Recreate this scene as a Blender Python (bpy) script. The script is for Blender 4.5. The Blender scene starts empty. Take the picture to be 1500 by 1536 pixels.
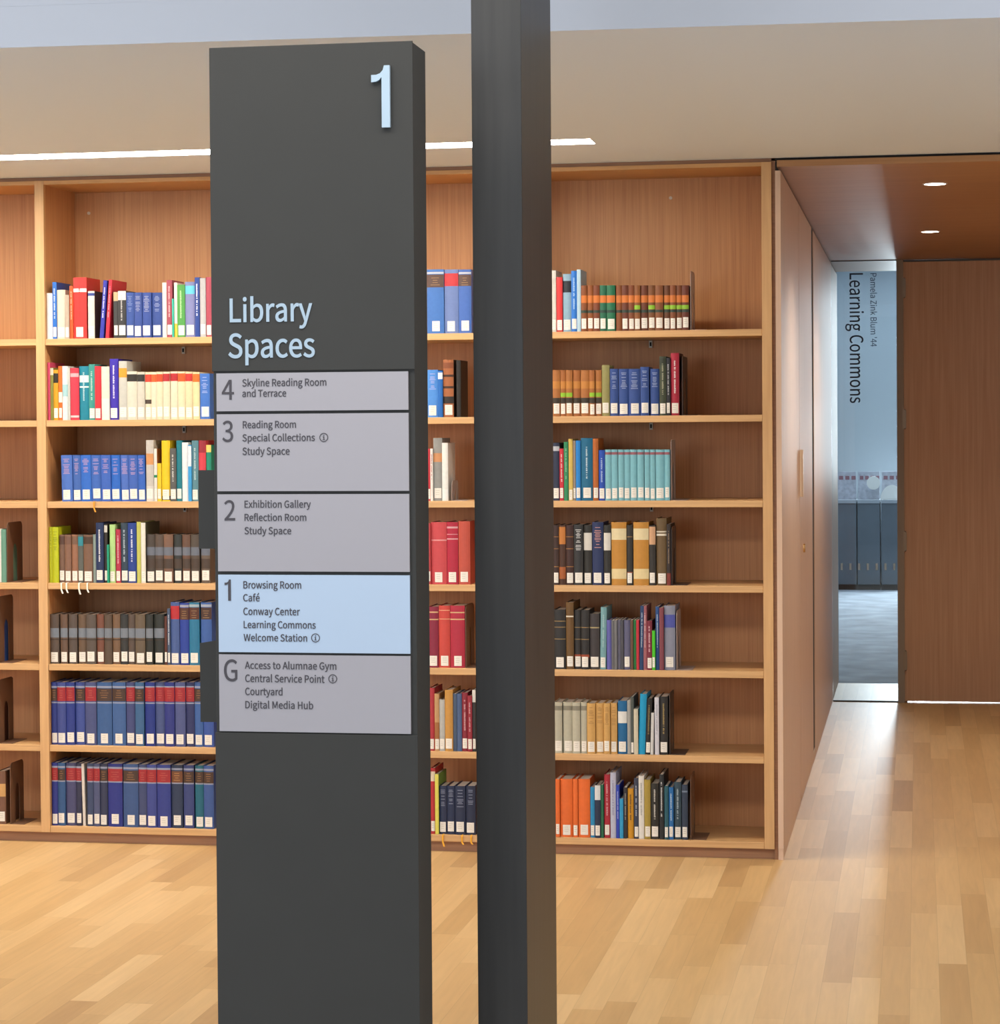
import bpy, math, random
from mathutils import Matrix, Vector
random.seed(7)
scn = bpy.context.scene
COL = scn.collection

# ------------------------------------------------------------------ camera
cam_d = bpy.data.cameras.new('camera')
cam = bpy.data.objects.new('camera', cam_d)
COL.objects.link(cam)
fwd = Vector((-0.1727104, 0.98480188, -0.01834069))
rgt = Vector((0.9849653, 0.17260721, -0.00707924))
upv = Vector((0.00380592, 0.0192876, 0.99980673))
cam.matrix_world = Matrix(((rgt.x, upv.x, -fwd.x, 0.50093), (rgt.y, upv.y, -fwd.y, -8.372),
                           (rgt.z, upv.z, -fwd.z, 1.52392), (0, 0, 0, 1)))
cam_d.sensor_fit = 'HORIZONTAL'
cam_d.sensor_width = 36.0
cam_d.lens = 3576.63 / 1500 * 36.0
cam_d.shift_y = -(768 - 706.614) / 1500
cam_d.clip_end = 200
scn.camera = cam

# ------------------------------------------------------------------ world, daylight, fill lights, exposure
scn.view_settings.view_transform = 'Standard'
scn.view_settings.look = 'None'
scn.view_settings.gamma = 1.0
scn.view_settings.use_curve_mapping = False
scn.view_settings.exposure = 0.17
world = bpy.data.worlds.new('World')
scn.world = world
world.use_nodes = True
bg = world.node_tree.nodes['Background']
bg.inputs[0].default_value = (0.90, 0.93, 1.0, 1)
bg.inputs[1].default_value = 0.24

def area(name, loc, target, sx, sy, power, color):
    d = bpy.data.lights.new(name, 'AREA')
    d.shape = 'RECTANGLE'; d.size = sx; d.size_y = sy; d.energy = power; d.color = color
    o = bpy.data.objects.new(name, d)
    o.location = loc
    o.rotation_euler = (Vector(target) - Vector(loc)).to_track_quat('-Z', 'Y').to_euler()
    COL.objects.link(o)
    return o

area('window_daylight', (-4.6, -11.5, 1.9), (-1.5, 0, 1.9), 7.0, 2.6, 190, (0.88, 0.94, 1.0))
area('side_fill_light', (5.6, -4.2, 1.7), (-.4, -3.2, 1.5), 4.0, 2.4, 45, (1.0, 0.95, 0.88))  # added fill for the right sides of sign and post, no known window
area('room_fill_light', (-1.0, -4.7, 3.36), (-1.0, -3.9, 0), 11.0, 1.2, 315, (1.0, 0.95, 0.88))  # unseen overhead fill, added to brighten floor and lower shelves
area('corridor_fill_light', (1.62, 2.1, 2.40), (.75, 2.9, .6), .35, 3.2, 42, (1.0, 0.90, 0.78))  # off-frame fill, added to light the door and panelling evenly
area('commons_window_daylight', (0.66, 14.2, 1.9), (0.4, 3.0, 0.6), 0.55, 1.8, 190, (0.84, 0.92, 1.0))
area('commons_ceiling_light', (0.4, 10.0, 2.95), (0.4, 10.0, 0), 3.0, 5.0, 66, (0.92, 0.96, 1.0))

# ------------------------------------------------------------------ materials
SLOT, DOWN = 41.0, 62.0                                # slot diffuser strength, downlight beam watts
MATS = {}
def lin(h):
    h = h.lstrip('#')
    c = [int(h[k:k + 2], 16) / 255 for k in (0, 2, 4)]
    return tuple(v / 12.92 if v <= .04045 else ((v + .055) / 1.055) ** 2.4 for v in c) + (1,)

def plain(name, color, rough=.5, metal=0., noise=0., scale=60., coat=0., spec=.5):
    if name in MATS: return MATS[name]
    m = bpy.data.materials.new(name); m.use_nodes = True
    nt = m.node_tree; b = nt.nodes['Principled BSDF']
    col = lin(color) if isinstance(color, str) else tuple(color) + (1,)
    b.inputs['Base Color'].default_value = col
    b.inputs['Roughness'].default_value = rough
    b.inputs['Metallic'].default_value = metal
    b.inputs['Specular IOR Level'].default_value = spec
    if coat: b.inputs['Coat Weight'].default_value = coat
    if noise:
        g = nt.nodes.new('ShaderNodeNewGeometry'); n = nt.nodes.new('ShaderNodeTexNoise')
        n.inputs['Scale'].default_value = scale; n.inputs['Detail'].default_value = 4
        nt.links.new(g.outputs['Position'], n.inputs['Vector'])
        mx = nt.nodes.new('ShaderNodeMix'); mx.data_type = 'RGBA'
        mx.inputs[6].default_value = tuple(c * (1 - noise) for c in col[:3]) + (1,)
        mx.inputs[7].default_value = tuple(min(1, c * (1 + noise)) for c in col[:3]) + (1,)
        nt.links.new(n.outputs[0], mx.inputs[0]); nt.links.new(mx.outputs[2], b.inputs['Base Color'])
    MATS[name] = m
    return m

def emit(name, color, strength):
    m = bpy.data.materials.new(name); m.use_nodes = True
    nt = m.node_tree; nt.nodes.clear()
    e = nt.nodes.new('ShaderNodeEmission'); o = nt.nodes.new('ShaderNodeOutputMaterial')
    e.inputs[0].default_value = tuple(color) + (1,); e.inputs[1].default_value = strength
    nt.links.new(e.outputs[0], o.inputs[0])
    return m

def wood(name, dark, light, scale, rough=.45, fine=.55, coat=0.):
    """straight fine grain: noise stretched by the scale vector (low along the grain)"""
    m = bpy.data.materials.new(name); m.use_nodes = True
    nt = m.node_tree; b = nt.nodes['Principled BSDF']; N = nt.nodes.new; L = nt.links.new
    g = N('ShaderNodeNewGeometry')
    def noise(sv, detail):
        v = N('ShaderNodeVectorMath'); v.operation = 'MULTIPLY'; v.inputs[1].default_value = sv
        L(g.outputs['Position'], v.inputs[0])
        n = N('ShaderNodeTexNoise'); n.inputs['Scale'].default_value = 1; n.inputs['Detail'].default_value = detail
        L(v.outputs[0], n.inputs['Vector'])
        return n.outputs[0]
    a = noise(scale, 4); c = noise((scale[0] * .35, scale[1] * .35, scale[2] * .5), 2)
    mul = N('ShaderNodeMath'); mul.operation = 'MULTIPLY_ADD'
    mul.inputs[1].default_value = fine; L(a, mul.inputs[0])
    m2 = N('ShaderNodeMath'); m2.operation = 'MULTIPLY'; m2.inputs[1].default_value = 1 - fine; L(c, m2.inputs[0])
    L(m2.outputs[0], mul.inputs[2])
    r = N('ShaderNodeMapRange'); r.inputs[1].default_value = .3; r.inputs[2].default_value = .7; L(mul.outputs[0], r.inputs[0])
    mx = N('ShaderNodeMix'); mx.data_type = 'RGBA'
    mx.inputs[6].default_value = tuple(dark) + (1,); mx.inputs[7].default_value = tuple(light) + (1,)
    L(r.outputs[0], mx.inputs[0]); L(mx.outputs[2], b.inputs['Base Color'])
    b.inputs['Roughness'].default_value = rough
    if coat:
        b.inputs['Coat Weight'].default_value = coat; b.inputs['Coat Roughness'].default_value = .25
    MATS[name] = m
    return m

def plank_floor():
    m = bpy.data.materials.new('oak_floor'); m.use_nodes = True
    nt = m.node_tree; b = nt.nodes['Principled BSDF']; N = nt.nodes.new; L = nt.links.new
    g = N('ShaderNodeNewGeometry'); s = N('ShaderNodeSeparateXYZ'); L(g.outputs['Position'], s.inputs[0])
    def M(op, a, bb=None, c=None):
        n = N('ShaderNodeMath'); n.operation = op
        for k, v in enumerate((a, bb, c)):
            if v is None: continue
            if isinstance(v, (int, float)): n.inputs[k].default_value = v
            else: L(v, n.inputs[k])
        return n.outputs[0]
    W = .079
    xr = M('DIVIDE', s.outputs[0], W); row = M('FLOOR', xr); fx = M('SUBTRACT', xr, row)
    wn = N('ShaderNodeTexWhiteNoise'); wn.noise_dimensions = '1D'; L(row, wn.inputs['W'])
    ln = M('MULTIPLY_ADD', wn.outputs[0], .5, .55)
    off = M('MULTIPLY', wn.outputs[0], 37.7)
    yr = M('ADD', M('DIVIDE', s.outputs[1], ln), off); cell = M('FLOOR', yr); fy = M('SUBTRACT', yr, cell)
    cv = N('ShaderNodeCombineXYZ'); L(row, cv.inputs[0]); L(cell, cv.inputs[1])
    w2 = N('ShaderNodeTexWhiteNoise'); w2.noise_dimensions = '2D'; L(cv.outputs[0], w2.inputs['Vector'])
    ramp = N('ShaderNodeValToRGB'); L(w2.outputs[0], ramp.inputs[0])
    cr = ramp.color_ramp; cr.elements[0].color = FLOOR[0] + (1,); cr.elements[1].color = FLOOR[3] + (1,)
    e = cr.elements.new(.18); e.color = FLOOR[1] + (1,); e = cr.elements.new(.6); e.color = FLOOR[2] + (1,)
    # grain, shifted per board
    v = N('ShaderNodeVectorMath'); v.operation = 'MULTIPLY_ADD'; v.inputs[1].default_value = (55, 3.2, 1)
    sh = N('ShaderNodeVectorMath'); sh.operation = 'SCALE'; sh.inputs[3].default_value = 9.0; L(w2.outputs[1], sh.inputs[0])
    L(g.outputs['Position'], v.inputs[0]); L(sh.outputs[0], v.inputs[2])
    n = N('ShaderNodeTexNoise'); n.inputs['Scale'].default_value = 1; n.inputs['Detail'].default_value = 4
    n.inputs['Distortion'].default_value = .6; L(v.outputs[0], n.inputs['Vector'])
    gr = M('MULTIPLY_ADD', n.outputs[0], .30, .85)
    # joints
    ex = M('LESS_THAN', M('MINIMUM', fx, M('SUBTRACT', 1, fx)), .012)
    ey = M('LESS_THAN', M('MULTIPLY', M('MINIMUM', fy, M('SUBTRACT', 1, fy)), ln), .0012)
    j = M('SUBTRACT', 1, M('MULTIPLY', M('MAXIMUM', ex, ey), .14))
    k = M('MULTIPLY', gr, j)
    vm = N('ShaderNodeVectorMath'); vm.operation = 'SCALE'; L(ramp.outputs[0], vm.inputs[0]); L(k, vm.inputs[3])
    L(vm.outputs[0], b.inputs['Base Color'])
    b.inputs['Roughness'].default_value = .42
    b.inputs['Specular IOR Level'].default_value = .45
    return m

FLOOR = [(.44, .265, .115), (.53, .335, .148), (.585, .38, .175), (.64, .435, .215)]
M_floor = plank_floor()
M_ven = wood('oak_veneer', (.42, .175, .06), (.58, .285, .11), (260, 260, 4), .5)
M_solid = wood('oak_edging', (.52, .295, .125), (.64, .39, .18), (120, 120, 5), .45)
M_shelf = wood('oak_shelf', (.50, .285, .12), (.63, .385, .175), (5, 120, 160), .45)
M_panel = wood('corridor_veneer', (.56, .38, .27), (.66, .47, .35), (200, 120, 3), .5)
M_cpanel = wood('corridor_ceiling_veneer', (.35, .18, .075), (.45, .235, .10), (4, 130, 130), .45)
M_door = wood('door_veneer', (.46, .285, .18), (.58, .385, .26), (170, 170, 3), .45)
M_kick = wood('kickboard_veneer', (.26, .12, .06), (.36, .18, .09), (4, 160, 160), .5)
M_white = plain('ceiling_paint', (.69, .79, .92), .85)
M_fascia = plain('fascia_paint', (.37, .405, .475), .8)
M_wall = plain('wall_paint', (.75, .74, .72), .8, noise=.02, scale=3)
M_dark = plain('shadow_gap_black', (.012, .010, .009), .8)
M_sign = plain('charcoal_metal', (.038, .038, .036), .5, noise=.06, scale=9, spec=.22)
M_post = plain('blackened_steel', (.022, .022, .022), .42, noise=.30, scale=14)
M_plate = plain('directory_grey', (.325, .315, .348), .6)
M_plateb = plain('directory_blue', (.385, .49, .635), .6)
M_ltxt = plain('pale_blue_letter', (.32, .425, .525), .5)
M_dtxt = plain('dark_grey_letter', (.050, .045, .055), .6)
M_navy = plain('glass_lettering', (.020, .035, .06), .6)
M_page = plain('book_pages', (.74, .68, .59), .8, noise=.12, scale=300)
M_label = plain('call_label', (.73, .70, .645), .7, noise=.10, scale=220)
M_ink = plain('faded_label_ink', (.55, .53, .48), .8)
M_bookend = plain('brown_bookend', (.16, .085, .05), .45, noise=.1)
M_clip = plain('steel_clip', (.60, .55, .45), .4)
M_frame = plain('bronze_frame', (.27, .245, .21), .5)
M_brass = plain('brass_lock', (.75, .55, .28), .3, metal=1.)
M_carpet = plain('carpet_blue', (.27, .30, .335), .95, noise=.6, scale=4)
M_bwall = plain('commons_wall', (.43, .48, .50), .8, noise=.03, scale=2)
M_cab = plain('cabinet_slate', (.085, .11, .135), .4, noise=.2, scale=4)
M_poster = plain('display_paper', (.42, .44, .50), .7, noise=.5, scale=26)
M_disc = plain('paper_disc', (.70, .70, .66), .7, noise=.05)

def thin_glass(name, tint):
    m = bpy.data.materials.new(name); m.use_nodes = True
    nt = m.node_tree; nt.nodes.clear(); N = nt.nodes.new
    t = N('ShaderNodeBsdfTransparent'); t.inputs[0].default_value = tint + (1,)
    g = N('ShaderNodeBsdfGlossy'); g.inputs['Roughness'].default_value = .02
    f = N('ShaderNodeFresnel'); f.inputs[0].default_value = 1.45
    mx = N('ShaderNodeMixShader'); o = N('ShaderNodeOutputMaterial')
    nt.links.new(f.outputs[0], mx.inputs[0]); nt.links.new(t.outputs[0], mx.inputs[1])
    nt.links.new(g.outputs[0], mx.inputs[2]); nt.links.new(mx.outputs[0], o.inputs[0])
    return m
M_glass = thin_glass('sidelight_glass', (.93, .97, .97))

# ------------------------------------------------------------------ mesh helpers
class MB:
    def __init__(s): s.v = []; s.f = []; s.m = []
    def quad(s, pts, mi=0):
        b = len(s.v); s.v += pts; s.f.append(tuple(range(b, b + len(pts)))); s.m.append(mi)
    def box(s, x0, x1, y0, y1, z0, z1, mi=0):
        b = len(s.v)
        s.v += [(x0, y0, z0), (x1, y0, z0), (x1, y1, z0), (x0, y1, z0), (x0, y0, z1), (x1, y0, z1), (x1, y1, z1), (x0, y1, z1)]
        for f in ((0, 3, 2, 1), (4, 5, 6, 7), (0, 1, 5, 4), (1, 2, 6, 5), (2, 3, 7, 6), (3, 0, 4, 7)):
            s.f.append(tuple(b + k for k in f)); s.m.append(mi)
    def prism(s, poly, axis, a, c, mi=0):
        """poly: 2-D points; extruded along axis from a to c"""
        put = {'x': lambda u, v, w: (w, u, v), 'y': lambda u, v, w: (u, w, v), 'z': lambda u, v, w: (u, v, w)}[axis]
        b = len(s.v); n = len(poly)
        s.v += [put(u, v, a) for u, v in poly] + [put(u, v, c) for u, v in poly]
        s.f.append(tuple(range(b, b + n))); s.f.append(tuple(range(b + 2 * n - 1, b + n - 1, -1)))
        s.m += [mi, mi]
        for k in range(n):
            s.f.append((b + k, b + (k + 1) % n, b + n + (k + 1) % n, b + n + k)); s.m.append(mi)
    def mesh(s, name, mats):
        me = bpy.data.meshes.new(name); me.from_pydata(s.v, [], s.f); me.update()
        for m in (mats if isinstance(mats, (list, tuple)) else [mats]): me.materials.append(m)
        if any(s.m): me.polygons.foreach_set('material_index', s.m)
        return me
    def obj(s, name, mats, parent=None, bevel=0., loc=None):
        o = bpy.data.objects.new(name, s.mesh(name, mats)); COL.objects.link(o)
        if parent is not None: o.parent = parent
        if loc: o.location = loc
        if bevel:
            fix_normals(o.data)
            md = o.modifiers.new('bevel', 'BEVEL'); md.width = bevel; md.segments = 2; md.limit_method = 'ANGLE'
        return o

import bmesh
def fix_normals(me):
    bm = bmesh.new(); bm.from_mesh(me); bmesh.ops.recalc_face_normals(bm, faces=bm.faces); bm.to_mesh(me); bm.free()

def tag(o, label=None, cat=None, group=None, kind=None):
    if label: o['label'] = label
    if cat: o['category'] = cat
    if group: o['group'] = group
    if kind: o['kind'] = kind
    return o
def thing(name, label, cat, loc=(0, 0, 0), group=None):
    o = bpy.data.objects.new(name, None); COL.objects.link(o); o.location = loc; o.empty_display_size = .1
    return tag(o, label, cat, group)
def box(name, dims, mats, parent=None, bevel=0.):
    """dims in world metres; if the parent is an Empty its location is taken off"""
    p = parent.location if parent is not None else Vector((0, 0, 0))
    if parent is not None and parent.parent is not None: p = p + parent.parent.location
    x0, x1, y0, y1, z0, z1 = dims
    b = MB(); b.box(x0 - p.x, x1 - p.x, y0 - p.y, y1 - p.y, z0 - p.z, z1 - p.z)
    return b.obj(name, mats, parent, bevel)
def struct(name, dims, mats, parent=None, bevel=0.):
    o = box(name, dims, mats, parent, bevel)
    if parent is None: o['kind'] = 'structure'
    return o

# ------------------------------------------------------------------ lettering
try:
    FONT = bpy.data.fonts.load(bpy.utils.system_resource('DATAFILES') + '/fonts/Noto Sans CJK Regular.woff2')
except Exception:
    FONT = None
ONE = [(.56, 0), (1, 0), (1, 1), (.70, 1), (.63, .925), (.48, .875), (.28, .853), (0, .85), (0, .735), (.25, .742), (.42, .765), (.56, .815)]
def text_pts(s, extrude, bold=0.):
    if s == '1':
        b = MB(); b.prism([(u * .3, v * .28) for u, v in ONE], 'y', -extrude, extrude)
        return [(x, z, y) for x, y, z in b.v], b.f
    c = bpy.data.curves.new('t', 'FONT'); c.body = s; c.size = 1.0; c.extrude = extrude; c.offset = bold
    if FONT: c.font = FONT
    c.resolution_u = 6
    o = bpy.data.objects.new('t', c); COL.objects.link(o)
    dg = bpy.context.evaluated_depsgraph_get(); dg.update()
    me = bpy.data.meshes.new_from_object(o.evaluated_get(dg))
    v = [tuple(x.co) for x in me.vertices]; f = [tuple(q.vertices) for q in me.polygons]
    bpy.data.objects.remove(o); bpy.data.curves.remove(c); bpy.data.meshes.remove(me)
    return v, f
CAP = max(v[1] for v in text_pts('H', 0)[0])
def text_into(mb, s, x0, x1, z0, cap, y, thick, bold=0.):
    """letters standing in the XZ plane, facing -Y; squeezed to the measured width"""
    v, f = text_pts(s, 1.0, bold)
    ax = min(p[0] for p in v); bx = max(p[0] for p in v)
    sx = (x1 - x0) / (bx - ax); sz = cap / CAP
    b = len(mb.v)
    mb.v += [(x0 + (p[0] - ax) * sx, y - (p[2] * .5 + .5) * thick, z0 + p[1] * sz) for p in v]
    mb.f += [tuple(b + k for k in q) for q in f]; mb.m += [0] * len(f)

TEXT = {
    '4': [('n', '4', -0.8306, -0.8062, 1.5816, 0.038), ('t', 'Skyline Reading Room', -0.7892, -0.6217, 1.6068, 0.0137), ('t', 'and Terrace', -0.7894, -0.7017, 1.5865, 0.0134)],
    '3': [('n', '3', -0.8304, -0.8087, 1.5, 0.0397), ('t', 'Reading Room', -0.789, -0.6828, 1.5259, 0.0134), ('t', 'Special Collections', -0.7899, -0.6454, 1.5004, 0.0134), ('i', '', -0.6276, 0, 1.5069, 0.0087), ('t', 'Study Space', -0.7901, -0.696, 1.4742, 0.0138)],
    '2': [('n', '2', -0.8277, -0.806, 1.347, 0.0384), ('t', 'Exhibition Gallery', -0.787, -0.6546, 1.3716, 0.0134), ('t', 'Reflection Room', -0.7872, -0.6638, 1.346, 0.0134), ('t', 'Study Space', -0.7875, -0.694, 1.3202, 0.0134)],
    '1': [('n', '1', -0.8286, -0.816, 1.1906, 0.0378), ('t', 'Browsing Room', -0.7908, -0.6751, 1.2148, 0.0138), ('t', 'Café', -0.7914, -0.7583, 1.1899, 0.0135), ('t', 'Conway Center', -0.7913, -0.6782, 1.1633, 0.0138), ('t', 'Learning Commons', -0.7909, -0.6469, 1.1377, 0.0135), ('t', 'Welcome Station', -0.7911, -0.6642, 1.1124, 0.0135), ('i', '', -0.6474, 0, 1.1195, 0.0087)],
    'G': [('n', 'G', -0.8314, -0.8046, 1.0343, 0.0412), ('t', 'Access to Alumnae Gym', -0.7893, -0.6066, 1.0585, 0.0138), ('t', 'Central Service Point', -0.7888, -0.6303, 1.0329, 0.0141), ('i', '', -0.6138, 0, 1.0408, 0.0087), ('t', 'Courtyard', -0.7891, -0.7143, 1.0075, 0.0138), ('t', 'Digital Media Hub', -0.789, -0.6533, 0.9816, 0.0138)],
    'T': [('t', 'Library', -0.8132, -0.6484, 1.7321, 0.0445), ('t', 'Spaces', -0.8169, -0.644, 1.6627, 0.0458)],
    'N': [('n', '1', -0.5267, -0.4907, 2.0988, 0.1084)],
    'W': [('t', 'Learning Commons', 0.135, 0.2067, 2.3556, 1.6437), ('t', "Pamela Zink Blum '44", 0.2471, 0.28, 2.3536, 1.9519)],
}
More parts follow.
